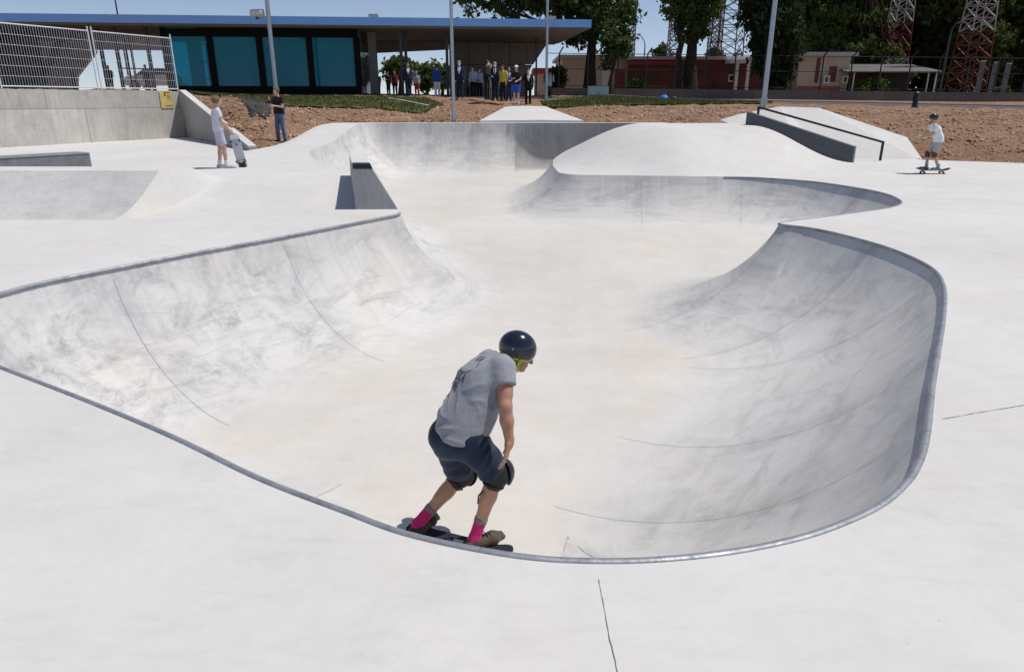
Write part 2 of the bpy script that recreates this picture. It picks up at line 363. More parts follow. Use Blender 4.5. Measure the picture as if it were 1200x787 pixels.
OFFS = [.006, .02, .045, .08, .12, .17, .23, .3, .38, .48, .6, .74, .9, 1.06, 1.22, 1.4, 1.6, 1.8, 2.05, 2.3]
CSTAIN = concrete('stained_bowl_concrete', (.645, .634, .61), stain=.72, streak=.0, mott=.07, warm=.32, trowel=.05, use_color=True, wall=1.25, stain_scale=1.5, stain_col=(.25, .26, .285))
def build_bowl():
    V = []; E = []; 
    for p in LIP: V.append((p[0], p[1]))
    E += [(i, (i + 1) % NL) for i in range(NL)]
    jset = set(JOINTS); info = {}
    def ok(q, o):
        d, _ = lip_query(q[0], q[1]); return d > o - .012
    prev_ext = None
    for i in range(NL):
        q = LIP[i]; last = i
        for _ in range(6): ext = wall_prof(i, LIPZ[i] - float(z_floor(*q)))[1]; q = LIP[i] + NRM[i] * ext
        isj = i in jset
        if not (isj or i % 2 == 0): continue
        for o in OFFS + [None]:
            oo = ext if o is None else o
            if o is not None and (o > ext - .03): continue
            q = LIP[i] + NRM[i] * oo
            if not ok(q, oo): break
            V.append((q[0], q[1]))
            if o is None:
                if prev_ext is not None and math.dist(V[prev_ext], V[-1]) < .45: E.append((prev_ext, len(V) - 1))
                prev_ext = len(V) - 1
            if isj: E.append((last, len(V) - 1)); last = len(V) - 1
    g = np.array([(x, y) for x in np.arange(-5, 7.2, .22) for y in np.arange(2.2, 27.5, .22)]); g = g[inside_poly(g[:, 0], g[:, 1], LIP)]
    V += [(x + random.uniform(-.04, .04), y + random.uniform(-.04, .04)) for x, y in g if lip_query(x, y)[0] > 1.2]
    vv, ee, ff, *_ = delaunay_2d_cdt([Vector(v) for v in V], E, [], 0, 1e-5)
    P = np.array([(v.x, v.y) for v in vv]); F = np.array([f for f in ff if len(f) == 3])
    cen = P[F].mean(1); keep = inside_poly(cen[:, 0], cen[:, 1], LIP); F = F[keep]; cen = cen[keep]
    Z = np.zeros(len(P)); WC = np.zeros((len(P), 3)); JA = ARC[np.array(JOINTS)]
    for k, (x, y) in enumerate(P):
        d, i = lip_query(x, y)
        Z[k] = LIPZ[i] if d < 1e-4 else z_bowl(x, y, d, i)[0]
        WC[k] = (ARC[i] + (x - LIP[i][0]) * TAN[i][0] + (y - LIP[i][1]) * TAN[i][1], d / max(.2, wall_prof(i, LIPZ[i] - float(z_floor(x, y)))[1]), np.min(np.abs(JA - ARC[i])))
    V3 = np.column_stack([P, Z])
    a, b, c = V3[F[:, 0]], V3[F[:, 1]], V3[F[:, 2]]; fn = np.cross(b - a, c - a)
    flip = fn[:, 2] < 0; F[flip] = F[flip][:, ::-1]; fn[flip] *= -1
    VN = np.zeros_like(V3)
    for k in range(3): np.add.at(VN, F[:, k], fn)
    VN /= np.maximum(1e-9, np.linalg.norm(VN, axis=1))[:, None]
    # classify triangles: floor or wall panel
    pid = np.zeros(len(F), int); J = np.array(JOINTS)
    for k, (x, y) in enumerate(cen):
        d, i = lip_query(x, y); isw = z_bowl(x, y, d, i)[1]
        # exact side of a joint: compare along the tangent
        jj = int(np.searchsorted(J, i, side='right'))
        if i in jset:
            side = (x - LIP[i][0]) * TAN[i][0] + (y - LIP[i][1]) * TAN[i][1]
            jj = int(np.searchsorted(J, i, side='right')) if side > 0 else int(np.searchsorted(J, i, side='left'))
        pid[k] = (jj % len(J)) if isw else 1000 + (1 if y > 11.4 else 0)
    root = empty('skate_bowl', (0, 0, 0)); tag(root, kind='structure')
    tones = {}
    for u in np.unique(pid):
        fs = F[pid == u]; used, inv = np.unique(fs, return_inverse=True); me = mesh_from('wall_panel' if u < 1000 else 'floor_slab', V3[used], inv.reshape(-1, 3), True)
        me.normals_split_custom_set_from_vertices([tuple(n) for n in VN[used]])
        at = me.attributes.new('wall_co', 'FLOAT_VECTOR', 'POINT'); at.data.foreach_set('vector', WC[used].astype(np.float32).ravel())
        mx_ = V3[used].mean(0); o = link_mesh('wall_panel' if u < 1000 else 'floor_slab', me, (CSTAIN if (mx_[0] < -2.2 and mx_[1] < 10) else CBOWL) if u < 1000 else CBOWL, root)
        if u < 1000:
            cx, cy, _ = V3[used].mean(0); tn = random.uniform(.96, 1.03)
            if cy > 26 and cx > -.1: tn = .60  # upright far wall: its shade is put into the panel tone
            elif cy > 26: tn = .97 - .1 * float(S(-5, 0, cx)) + random.uniform(-.02, .02)  # tone sinks towards the painted shade of the upright part
            elif cx > 2.2 and cy > 3.5 and cy < 9.5: tn = [.97, 1.05, 1.0, 1.06, .96][int(u) % 5]
            elif cx > 1.2 and cy > 12: tn = random.uniform(.9, 1.02)
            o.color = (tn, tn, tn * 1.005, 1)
        else: o.color = (1, 1, 1, 1)
    # joints: thin dark sealed strips sunk between the panels, following the surface
    for j in JOINTS:
        w = .002; pts = []
        for o in [0.03, .08] + list(np.arange(.15, 2.4, .07)):
            q = LIP[j] + NRM[j] * o; d, i = lip_query(*q)
            if d < o - .02: break
            z, isw = z_bowl(q[0], q[1], d, i)
            if not isw: break
            pts.append((q[0], q[1], z))
        if len(pts) < 3: continue
        mb = MB(); tv = Vector((TAN[j][0], TAN[j][1], 0)) * w
        vs_ = []
        for p in pts:
            fl = min(1, max(0, (p[2] - float(z_floor(p[0], p[1]))) / .6)); nrm = Vector((NRM[j][0] * fl, NRM[j][1] * fl, 1.15 - fl * .5)).normalized() * .006
            vs_ += [Vector(p) + nrm - tv, Vector(p) + nrm + tv]
        mb.add(vs_, [(2 * k, 2 * k + 1, 2 * k + 3, 2 * k + 2) for k in range(len(pts) - 1)])
        mb.build('joint_seal', BJOINT, root)
    # steel coping pipe round the pool and the near bay
    i0, i1 = arc_at(-1.76, 10.60), arc_at(4.9, 16.0)
    idx = [(i0 + k) % NL for k in range((i1 - i0) % NL + 1)]
    path = [Vector((LIP[i][0] + NRM[i][0] * .006, LIP[i][1] + NRM[i][1] * .006, LIPZ[i] - .012)) for i in idx]
    MB().tube(path, .022, 10).build('coping', COPING, root, True, sharp=60)
    return root
bowl = build_bowl()

CONC = [(-14, -6), (18, -6), (18, 19.0), (14.3, 19.6), (12.1, 20.75), (12.1, 21.3), (8.0, 21.5), (6.6, 22.6), (6.0, 25), (6.0, 28.0), (-6.2, 28.0), (-7.2, 27.2), (-7.2, 22), (-7.45, 20.05), (-12.75, 27.75), (-15.6, 21.3), (-17.5, 16), (-17.5, 2)]
def densify(poly, step):
    return resample(np.array([np.array(a) + (np.array(b) - np.array(a)) * t for a, b in zip(poly, poly[1:] + poly[:1]) for t in np.linspace(0, 1, max(1, int(math.dist(a, b) / step)), endpoint=False)]), step) if False else \
        np.array([np.array(a) + (np.array(b) - np.array(a)) * t for a, b in zip(poly, poly[1:] + poly[:1]) for t in np.linspace(0, 1, max(1, int(math.dist(a, b) / step)), endpoint=False)])
CONCD = densify(CONC, .4)
CQUART = concrete('shaded_quarter_concrete', (.575, .568, .55), stain=.45, streak=.2, mott=.12)  # greyer than the deck: shade of the steep quarter put into its colour
def build_deck():
    V = [tuple(p) for p in LIP]; E = [(i, (i + 1) % NL) for i in range(NL)]
    b = len(V); V += [tuple(p) for p in CONCD]; n = len(CONCD); E += [(b + i, b + (i + 1) % n) for i in range(n)]
    def cline(pts):
        k0 = len(V)
        for a_, b_ in zip(pts[:-1], pts[1:]):
            m_ = max(1, int(math.dist(a_, b_) / .1)); V.extend([tuple(np.array(a_) + (np.array(b_) - np.array(a_)) * q / m_) for q in range(m_)])
        V.append(tuple(pts[-1])); E.extend([(q, q + 1) for q in range(k0, len(V) - 1)])
    for ox in (-5.40, -5.60): cline([(ox - .23, 10.0), (ox, 11.15), (ox, 13.4)])
    cline([(-9.6, 10.0), (-5.83, 10.0)]); cline([(-9.6, 11.1), (-5.61, 11.1)]); cline([(-9.6, 11.75), (-5.60, 11.75)])
    cand = [(x, y) for x in np.arange(-17, 18, .45) for y in np.arange(-5.8, 28, .45)]
    cand += [(x, y) for x in np.arange(-9.6, -1.7, .1) for y in np.arange(9.8, 14, .1)]
    cand += [(x, y) for x in np.arange(1.1, 10.4, .13) for y in np.arange(15.9, 22.5, .13)]
    cand += [(x, y) for x in np.arange(-7.6, -5.2, .15) for y in np.arange(17.0, 28, .25)]
    cand = np.array(cand) + RNG.uniform(-.008, .008, (len(cand), 2))
    ok = inside_poly(cand[:, 0], cand[:, 1], CONCD) & ~inside_poly(cand[:, 0], cand[:, 1], LIP)
    cand = [c for c in cand[ok] if lip_query(*c)[0] > .05]
    V += [tuple(c) for c in cand]
    vv, ee, ff, *_ = delaunay_2d_cdt([Vector(v) for v in V], E, [], 0, 1e-5)
    P = np.array([(v.x, v.y) for v in vv]); F = np.array([f for f in ff if len(f) == 3]); cen = P[F].mean(1)
    keep = inside_poly(cen[:, 0], cen[:, 1], CONCD) & ~inside_poly(cen[:, 0], cen[:, 1], LIP); F = F[keep]
    V3 = np.column_stack([P, z_deck(P[:, 0], P[:, 1])])
    fn = np.cross(V3[F[:, 1]] - V3[F[:, 0]], V3[F[:, 2]] - V3[F[:, 0]]); flip = fn[:, 2] < 0; F[flip] = F[flip][:, ::-1]
    used, inv = np.unique(F, return_inverse=True)
    me = mesh_from('concrete_deck', V3[used], inv.reshape(-1, 3), True, 32)
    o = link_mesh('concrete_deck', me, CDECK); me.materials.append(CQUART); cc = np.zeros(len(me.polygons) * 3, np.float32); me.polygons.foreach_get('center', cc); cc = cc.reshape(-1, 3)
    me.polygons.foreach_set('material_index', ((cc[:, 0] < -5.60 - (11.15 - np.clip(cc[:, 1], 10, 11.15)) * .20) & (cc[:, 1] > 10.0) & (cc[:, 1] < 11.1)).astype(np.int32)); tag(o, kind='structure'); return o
deck = build_deck()
# hairline cracks and saw cuts in the deck (thin dark fillets 3 mm proud of it)
def crack(pts, w, wob, name='crack'):
    P = resample(np.array(pts, float), .03, False); vs_ = []; off = 0
    for k, p in enumerate(P):
        q = P[min(k + 1, len(P) - 1)] - P[max(0, k - 1)]; q /= np.linalg.norm(q); nn = np.array([-q[1], q[0]])
        off = off * .85 + random.gauss(0, wob); ww = w * random.uniform(.35, 1.2); c = p + nn * off
        z = float(z_deck(*c)) + .003
        vs_ += [(*(c - nn * ww), z), (*(c + nn * ww), z)]
    MB().add(vs_, [(2 * k, 2 * k + 1, 2 * k + 3, 2 * k + 2) for k in range(len(P) - 1)]).build(name, JOINT, deck)
pz = lambda a, b: tuple(on_z(a, b)[:2])
crack([pz(702, 679), pz(708, 710), pz(716, 750), pz(728, 800)], .0016, .0012)
crack([pz(1104, 491), pz(1150, 483), pz(1205, 474)], .0024, .0004, 'saw_cut')
crack([pz(193, 353), pz(330, 300), pz(410, 258)], .002, .0004, 'saw_cut') if False else None

# ------------------------------------------------------------------ earth terrain round the park
def yp(px, py, y): return tuple(on_y(px, py, y))
CTRL = [(p[0], p[1], float(z_deck(p[0], p[1])) - .03) for p in CONCD[::4]]
CTRL += [(*(lambda p: (p.x, p.y, p.z - .22))(on_y(a_, b_, c_)),) for a_, b_, c_ in ((575, 138, 28.9), (625, 138, 28.9), (672, 138, 28.9), (590, 131, 31.2), (655, 131, 31.2), (620, 131, 31.2), (598, 126, 33.4), (636, 126, 33.4))]
CTRL += [yp(300, 150, 24.5), yp(300, 127, 30), yp(345, 145, 25.5), yp(400, 131, 31), yp(450, 138, 29.8), yp(505, 127, 32), yp(560, 128, 32), yp(700, 139, 29), yp(700, 125, 33.5), yp(800, 139, 27.5), yp(850, 125, 34), yp(800, 125, 34),
    yp(468, 114, 37.7), yp(560, 117, 37), yp(600, 120, 36.4), yp(640, 120, 38), yp(400, 118, 35.5), yp(300, 116, 35), yp(230, 112, 33.5),
    (-28, 38, 1.93), (-9, 39, 1.93), (5, 41, 1.9), (-28, 50, 1.95), (0, 52, 1.95), (15, 52, 1.9),
    yp(1130, 160, 24), yp(1130, 140, 29), yp(1130, 127, 35), yp(1000, 124, 36), yp(1000, 140, 28), yp(1150, 120, 46), yp(900, 118, 44), yp(760, 116.5, 43), (28, 22, .45), (30, 30, 1.0), (34, 46, 1.58), (60, 46, 1.6), (60, 25, .9),
    (60, 80, 1.6), (20, 80, 1.8), (-20, 80, 1.95), (-60, 80, 1.95), (-60, 30, 2), (-16.6, 22.4, 1.92), (-14.2, 27.6, 1.95), (-20, 24, 2.0), (-18, 30, 2.0), (-15, 31, 2.0), (-11.5, 29.5, 1.85), (-10.6, 27.6, 1.5), (-9.2, 25.2, .95), (-8.4, 22.6, .55), (-24, 16, 1.5), (-24, 0, .5), (24, 10, .1), (24, -10, 0), (-24, -12, 0), (0, -14, -.03), (70, 0, 0), (-70, 0, .8), (0, -70, 0), (0, 200, 1.8), (150, 150, 1.6), (-150, 150, 1.9), (200, 0, .5), (-200, 0, 1)]
CA = np.array(CTRL); DM = np.linalg.norm(CA[:, None, :2] - CA[None, :, :2], axis=2)
RW = np.linalg.solve(np.block([[DM + np.eye(len(CA)) * .02, np.ones((len(CA), 1))], [np.ones((1, len(CA))), np.zeros((1, 1))]]), np.r_[CA[:, 2], 0])
def T(x, y):
    x = np.atleast_1d(np.asarray(x, float)); y = np.atleast_1d(np.asarray(y, float))
    d = np.sqrt((x[:, None] - CA[None, :, 0]) ** 2 + (y[:, None] - CA[None, :, 1]) ** 2)
    z = d @ RW[:-1] + RW[-1]
    far = np.clip((np.hypot(x, y - 30) - 70) / 100, 0, 1); return z * (1 - far) + 1.5 * far
def Tz(x, y): return float(T(x, y)[0])
def build_terrain():
    V = [tuple(p) for p in CONCD]; n = len(V); E = [(i, (i + 1) % n) for i in range(n)]
    c = [(x, y) for x in np.arange(-26, 40, .42) for y in np.arange(17, 46, .42)] + [(x, y) for x in np.arange(-80, 90, 4.0) for y in np.arange(-30, 110, 4.0)]
    c += [(600 * math.cos(a) * s, 30 + 600 * math.sin(a) * s) for a in np.linspace(0, 2 * math.pi, 40, endpoint=False) for s in (.25, .5, 1, 2.5)]
    c = np.array(c) + RNG.uniform(-.1, .1, (len(c), 2)); c = c[~inside_poly(c[:, 0], c[:, 1], CONCD)]
    dist = np.array([np.min(np.hypot(CONCD[:, 0] - x, CONCD[:, 1] - y)) for x, y in c]); c = c[dist > .2]; dist = dist[dist > .2]
    vv, ee, ff, *_ = delaunay_2d_cdt([Vector(v) for v in V] + [Vector(p) for p in c], E, [], 0, 1e-5)
    P = np.array([(v.x, v.y) for v in vv]); F = np.array([f for f in ff if len(f) == 3]); cen = P[F].mean(1); F = F[~inside_poly(cen[:, 0], cen[:, 1], CONCD)]
    Z = T(P[:, 0], P[:, 1]); isb = np.arange(len(P)) < n; Z[isb] = z_deck(P[isb, 0], P[isb, 1]) - .03
    m = (~isb) & (np.abs(P[:, 0]) < 45) & (P[:, 1] > 17) & (P[:, 1] < 44); Z[m] += RNG.normal(0, .035, m.sum())
    V3 = np.column_stack([P, Z]); fn = np.cross(V3[F[:, 1]] - V3[F[:, 0]], V3[F[:, 2]] - V3[F[:, 0]]); flip = fn[:, 2] < 0; F[flip] = F[flip][:, ::-1]
    used, inv = np.unique(F, return_inverse=True)
    o = link_mesh('ground', mesh_from('ground', V3[used], inv.reshape(-1, 3), True), DIRT); tag(o, kind='structure'); return o
ground = build_terrain()
def drape(name, outline, matl, lift=.03, step=.35, kind='structure', rough=.0):
    """a sheet lying on the earth, outline given in plan"""
    O = densify(outline, step); n = len(O); lo = O.min(0); hi = O.max(0)
    c = np.array([(x, y) for x in np.arange(lo[0], hi[0], step) for y in np.arange(lo[1], hi[1], step)])
    c = c[inside_poly(c[:, 0], c[:, 1], O)] if len(c) else c
    V = [Vector(p) for p in O] + [Vector(p) for p in c]
    vv, ee, ff, *_ = delaunay_2d_cdt(V, [(i, (i + 1) % n) for i in range(n)], [], 0, 1e-5)
    P = np.array([(v.x, v.y) for v in vv]); F = np.array([f for f in ff if len(f) == 3]); cen = P[F].mean(1); F = F[inside_poly(cen[:, 0], cen[:, 1], O)]
    Z = T(P[:, 0], P[:, 1]) + lift + RNG.uniform(-1, 1, len(P)) * rough; V3 = np.column_stack([P, Z])
    fn = np.cross(V3[F[:, 1]] - V3[F[:, 0]], V3[F[:, 2]] - V3[F[:, 0]]); flip = fn[:, 2] < 0; F[flip] = F[flip][:, ::-1]
    o = link_mesh(name, mesh_from(name, V3, F, True), matl); return tag(o, kind=kind)
# ================================================================== STRUCTURES OF THE SKATEPARK
def prism_z(mb, plan, z0, z1s):
    """solid over a plan polygon, bottom heights z0 (list or number), top heights z1s (list)"""
    n = len(plan); z0 = z0 if isinstance(z0, (list, tuple)) else [z0] * n
    vs_ = [(*p, a) for p, a in zip(plan, z0)] + [(*p, a) for p, a in zip(plan, z1s)]
    ar = sum(plan[i][0] * plan[(i + 1) % n][1] - plan[(i + 1) % n][0] * plan[i][1] for i in range(n))
    fs = [tuple(reversed(range(n))), tuple(range(n, 2 * n))] + [(i, (i + 1) % n, (i + 1) % n + n, i + n) for i in range(n)]
    if ar < 0: fs = [tuple(reversed(f)) for f in fs]
    return mb.add(vs_, fs)

# ---- grind ledge on the bank, tapering block with steel edges
t = thing('grind_ledge', 'grey concrete grind ledge with a black steel edge casting a slanted shadow on the bank', 'ledge', (-2.15, 10.8, 0))
LZ = on_y(412, 192, 10.83).z - .075
fbl, fbr, ftl, ftr = Vector((-2.46, 10.79, -.05)), Vector((-1.74, 10.79, -.05)), Vector((-2.46, 10.83, LZ)), Vector((-2.16, 10.83, LZ))
bk = Vector((-.62, 2.5, 0))
vs_ = [fbl, fbr, ftr, ftl] + [p + bk for p in (fbl, fbr, ftr, ftl)]
MB().add(vs_, [(0, 1, 2, 3), (7, 6, 5, 4), (1, 5, 6, 2), (0, 3, 7, 4), (3, 2, 6, 7), (0, 4, 5, 1)]).build('block', CGREY, t, world=True, bevel=.008)
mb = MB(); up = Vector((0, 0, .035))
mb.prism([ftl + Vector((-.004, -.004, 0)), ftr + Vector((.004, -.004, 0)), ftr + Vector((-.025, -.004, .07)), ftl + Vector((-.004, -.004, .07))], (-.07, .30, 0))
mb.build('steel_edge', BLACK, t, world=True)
MB().prism([ftl + Vector((-.08, .31, .0)), ftr + Vector((-.10, .31, 0)), ftr + bk + Vector((-.03, 0, 0)), ftl + bk], (0, 0, .06)).build('top_slab', CDECK, t, world=True)

# ---- dark ledge on the upper left deck
p0 = Vector(on_z(108, 195, .3)); 
t = thing('long_grind_ledge', 'long low charcoal ledge lying on the upper deck near the retaining wall', 'ledge', p0)
d_ = Vector((-1.05, -1.5, 0)).normalized(); n_ = Vector((-d_.y, d_.x, 0)); 
a = p0; L = 3.6
body = [a, a - n_ * .55, a - n_ * .55 + d_ * L, a + d_ * L]
MB().prism([p + Vector((0, 0, -.03)) for p in body], (0, 0, .29)).build('block', mat('charcoal_concrete', (.16, .17, .185), .6, 0, .2, 5, .3, 60), t, world=True, bevel=.01)
MB().prism([p + Vector((0, 0, .263)) for p in [a + n_ * .01, a - n_ * .56, a - n_ * .56 + d_ * L, a + n_ * .01 + d_ * L]], (0, 0, .03)).build('top_slab', mat('slate_slab', (.23, .24, .26), .5, 0, .18, 4, .2, 60), t, world=True, bevel=.006)

# ---- hubba ledge beside the hump: dark side panel whose foot follows the hump
Yh = 19.72
tx = lambda px: on_y(px, 160, Yh).x
xs = np.linspace(on_y(879, 140, Yh).x, on_y(1000, 180, Yh).x, 26)
zt0, zt1 = on_y(880, 131, Yh).z, on_y(1000, 171, Yh).z
top = lambda x: zt0 + (zt1 - zt0) * (x - xs[0]) / (xs[-1] - xs[0])
t = thing('hubba_ledge', 'sloping charcoal hubba ledge running down beside the white concrete hump', 'ledge', (xs[0], Yh, float(z_deck(xs[0], Yh))))
def strip_solid(xs, y0, y1, bot, topf):
    n = len(xs); V = []
    for x in xs: V += [(x, y0, bot(x, y0)), (x, y0, topf(x)), (x, y1, topf(x)), (x, y1, bot(x, y1))]
    Fs = []
    for i in range(n - 1):
        b = 4 * i
        for k in range(4): Fs.append((b + k, b + 4 + k, b + 4 + (k + 1) % 4, b + (k + 1) % 4))
    Fs += [(0, 1, 2, 3), (4 * n - 1, 4 * n - 2, 4 * n - 3, 4 * n - 4)]
    return V, [tuple(reversed(f)) for f in Fs]
zb = lambda x, y: float(z_deck(x, y)) - .06
V, Fs = strip_solid(xs, Yh, Yh + .35, zb, lambda x: top(x) - .03)
MB().add(V, Fs).build('side_panel', mat('charcoal_panel', (.062, .068, .08), .55, 0, .15, 4), t, world=True)
V, Fs = strip_solid(xs[[0, -1]], Yh - .012, Yh + .36, lambda x, y: top(x) - .028, top)
MB().add(V, Fs).build('top_slab', mat('ledge_cap', (.34, .35, .37), .5, .2, .1, 5), t, world=True)
MB().prism([(xs[-1] + .002, Yh - .01, zb(xs[-1], Yh)), (xs[-1] + .002, Yh + .36, zb(xs[-1], Yh)), (xs[-1] + .002, Yh + .36, zt1), (xs[-1] + .002, Yh - .01, zt1)], (.05, 0, 0)).build('end_cap', mat('ledge_end', (.30, .31, .33), .5, .2, .1, 5), t, world=True)

# ---- handrail
Yr = 20.45
ra, rb = on_y(888, 125.5, Yr), on_y(1036, 167, Yr)
t = thing('grind_rail', 'thin black square grind rail sloping down between the hubba ledge and white concrete wall', 'rail', (rb.x, Yr, float(z_deck(rb.x, Yr))))
MB().bar(ra, rb, .055, .055).build('rail_bar', BLACK, t, world=True)
for p in (ra, rb):
    q = p + (rb - ra).normalized() * (.03 if p is ra else -.03)
    MB().bar(q - Vector((0, 0, .02)), (q.x, q.y, float(z_deck(q.x, q.y)) - .05), .055).build('post', BLACK, t, world=True)

# ---- white concrete hubba wall behind the rail
Yw = 20.95
pts = [on_y(846, 141, Yw), on_y(868, 134, Yw), on_y(915, 125, Yw), on_y(960, 126.5, Yw), on_y(1063, 161, Yw)]
t = thing('hubba_wall', 'white concrete wall sloping down behind the black grind rail, darker tan at its end', 'wall', (pts[-1].x, Yw, 0))
Yf, Yb = 20.62, 22.5                          # foot and crest of the sloping face
pts = [on_y(846, 141, Yb), on_y(868, 134, Yb), on_y(915, 125, Yb), on_y(960, 126.5, Yb), on_y(1063, 161, Yb - .4)]
V = []
for p in pts: V += [(p.x, Yf + (.35 if p is pts[-1] else 0), -.06 if p.x > 9.7 else float(z_deck(p.x, Yf)) - .1), (p.x, p.y, p.z), (p.x, p.y + .3, p.z - .01), (p.x, p.y + .3, -.1)]
Fs = []
for i in range(len(pts) - 1):
    for k in range(4): Fs.append((4 * i + k, 4 * i + (k + 1) % 4, 4 * i + 4 + (k + 1) % 4, 4 * i + 4 + k))
n = 4 * len(pts); Fs += [(3, 2, 1, 0), (n - 4, n - 3, n - 2, n - 1)]
MB().add(V, [tuple(reversed(f)) for f in Fs]).build('wall', CDECK, t, world=True)
e = pts[-1]
MB().add([(e.x + .004, Yf + .35, -.05), (e.x + .28, Yf + .9, -.05), (e.x + .004, e.y + .3, -.05), (e.x + .004, e.y, e.z - .006), (e.x + .004, e.y + .3, e.z - .016)], [(0, 1, 3), (1, 2, 4), (1, 4, 3)]).build('toe', concrete('tan_end', (.50, .43, .35), stain=.4, mott=.15, warm=.6), t, world=True)  # end facet in a darker tan than the wall

# ---- concrete ramp from the far lip up to the crowd
t = thing('concrete_ramp', 'pale concrete ramp with sloping sides rising from the far bowl lip to the crowd', 'ramp', (0, 28, .8))
b0, b1, u0, u1 = on_y(562, 141.4, 28.0), on_y(684, 141.4, 28.0), on_y(593, 124.8, 33.8), on_y(639, 124.8, 33.8)
mid0, mid1 = on_y(632, 141.2, 28.0), on_y(618, 124.6, 33.8)
mid0.z += .02; mid1.z += .02
mb = MB(); dn = Vector((0, 0, -.5))
P_ = [b0, mid0, b1, u1, mid1, u0]
mb.add(P_ + [p + dn for p in P_], [(0, 1, 4, 5), (1, 2, 3, 4), (6, 7, 1, 0), (7, 8, 2, 1), (8, 9, 3, 2), (9, 10, 4, 3), (10, 11, 5, 4), (11, 6, 0, 5)]).build('ramp_slab', CDECK, t, world=True)

# ---- retaining wall with two poured lifts, wing wall
W0, W1, WE = Vector((-15.35, 21.8, 0)), Vector((-12.75, 27.8, 0)), Vector((-7.5, 20.1, 0))
W00 = W0 - (W1 - W0).normalized() * 9
t = thing('retaining_wall', 'stained concrete retaining wall under the wire fence panels', 'wall', W1)
dw = (W1 - W0).normalized(); nw = Vector((-dw.y, dw.x, 0)) * .3   # thickness goes back (left)
def panel(a, b, z0, z1, tone, nm='poured_panel', back=0.0):
    A = a + nw * back; B = b + nw * back
    o = MB().prism([(A.x, A.y, z0), (B.x, B.y, z0), (B.x, B.y, z1), (A.x, A.y, z1)], nw * (1 - back)).build(nm, CWALL, t, world=True, bevel=.006)
    o.color = (tone, tone, tone * .99, 1)
LW = (W1 - W00).length
cuts = [0, 2.2, 5.2, 8.1, 11.55, LW]
for i in range(len(cuts) - 1):
    panel(W00 + dw * (cuts[i] + .006), W00 + dw * (cuts[i + 1] - .006), -.1, 1.39, [.98, 1, .97, 1.03, .95][i])
cuts = [0, 3.6, 7.3, 10.3, LW]
for i in range(len(cuts) - 1):
    panel(W00 + dw * (cuts[i] + .006), W00 + dw * (cuts[i + 1] - .006), 1.402, 1.98, [.9, .86, .84, .88][i], back=.03)
MB().prism([W00 + Vector((0, 0, -.05)) + nw * .06, W1 + Vector((0, 0, -.05)) + nw * .06, W1 + nw * .06 + Vector((0, 0, 1.97)), W00 + nw * .06 + Vector((0, 0, 1.97))], nw * .9).build('core', JOINT, t, world=True)
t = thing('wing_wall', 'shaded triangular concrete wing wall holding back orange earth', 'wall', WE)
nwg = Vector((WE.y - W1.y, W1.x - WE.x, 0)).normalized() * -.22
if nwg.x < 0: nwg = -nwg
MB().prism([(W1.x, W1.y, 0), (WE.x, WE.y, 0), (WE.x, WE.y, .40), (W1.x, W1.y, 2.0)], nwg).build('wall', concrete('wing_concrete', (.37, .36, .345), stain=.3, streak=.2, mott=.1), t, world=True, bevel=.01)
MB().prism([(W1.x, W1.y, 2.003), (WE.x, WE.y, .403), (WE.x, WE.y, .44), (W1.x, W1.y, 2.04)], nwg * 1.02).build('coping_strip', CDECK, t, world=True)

# ---- warning sign
t = thing('wall_sign', 'small yellow notice with red header on the retaining wall', 'sign', W1 + Vector((0, 0, 1.4)))
sp = W1 - dw * .95 - nw * .04; sw, sh = .56, .62
def signquad(u0, u1, v0, v1, off, nm, m, par):
    a = sp + dw * u0 - nw.normalized() * off; b = sp + dw * u1 - nw.normalized() * off
    return MB().prism([(a.x, a.y, 1.38 + v0), (b.x, b.y, 1.38 + v0), (b.x, b.y, 1.38 + v1), (a.x, a.y, 1.38 + v1)], nw.normalized() * .006).build(nm, m, par, world=True)
signquad(0, sw, 0, sh, .012, 'plate', mat('sign_yellow', (.62, .52, .18), .5, 0, .12, 6), t)
signquad(.19, .47, sh - .09, sh - .04, .0145, 'header', mat('sign_red', (.55, .09, .06), .5), t)
signquad(.19, .27, sh - .19, sh - .1, .0145, 'symbol', mat('sign_brown', (.2, .07, .03), .5), t)
for k in range(3): signquad(.3, .47, sh - .17 - k * .055, sh - .15 - k * .055, .0145, 'text_line', mat('sign_brown', (.2, .07, .03), .5), t)
signquad(.2, .53, .06, .11, .0145, 'text_line', mat('sign_grey', (.28, .22, .2), .5), t)

# ---- portable wire fence panels on the wall
fdir = Vector((-13.1 + 14.48, 28.32 - 25.38, 0)).normalized(); fend = Vector((-12.8, 27.95, 2.0)); PW = 3.25
labels = ['wire fence panel at the end of the retaining wall above the yellow notice', 'middle wire fence panel on the retaining wall in front of the dark slatted screen', 'wire fence panel farthest from the yellow notice on the retaining wall']
fpan = None
for k in range(3):
    base = fend - fdir * (PW * (k + 1))
    t = thing('fence_panel', labels[k], 'fence', base, math.atan2(fdir.y, fdir.x), 'portable wire fence panels')
    for ux in (.05, PW - .08): MB().tube([(ux, 0, -.0), (ux, 0, 2.0)], .024, 8).build('post', WHITEM, t, True)
    for zz in (.07, 1.86): MB().tube([(.05, 0, zz), (PW - .08, 0, zz)], .021, 8).build('rail', WHITEM, t, True)
    mb = MB(); n = 38
    for i in range(1, n):
        x = .05 + (PW - .13) * i / n; mb.tube([(x, 0, .07), (x, 0, 1.86)], .0042, 4, False)
    mb.build('vertical_wires', WHITEM, t)
    for i in range(1, 6):
        z = .07 + 1.79 * i / 6; MB().tube([(.05, -.006, z), (PW - .08, -.006, z)], .004, 5).build('crosswire', WHITEM, t)

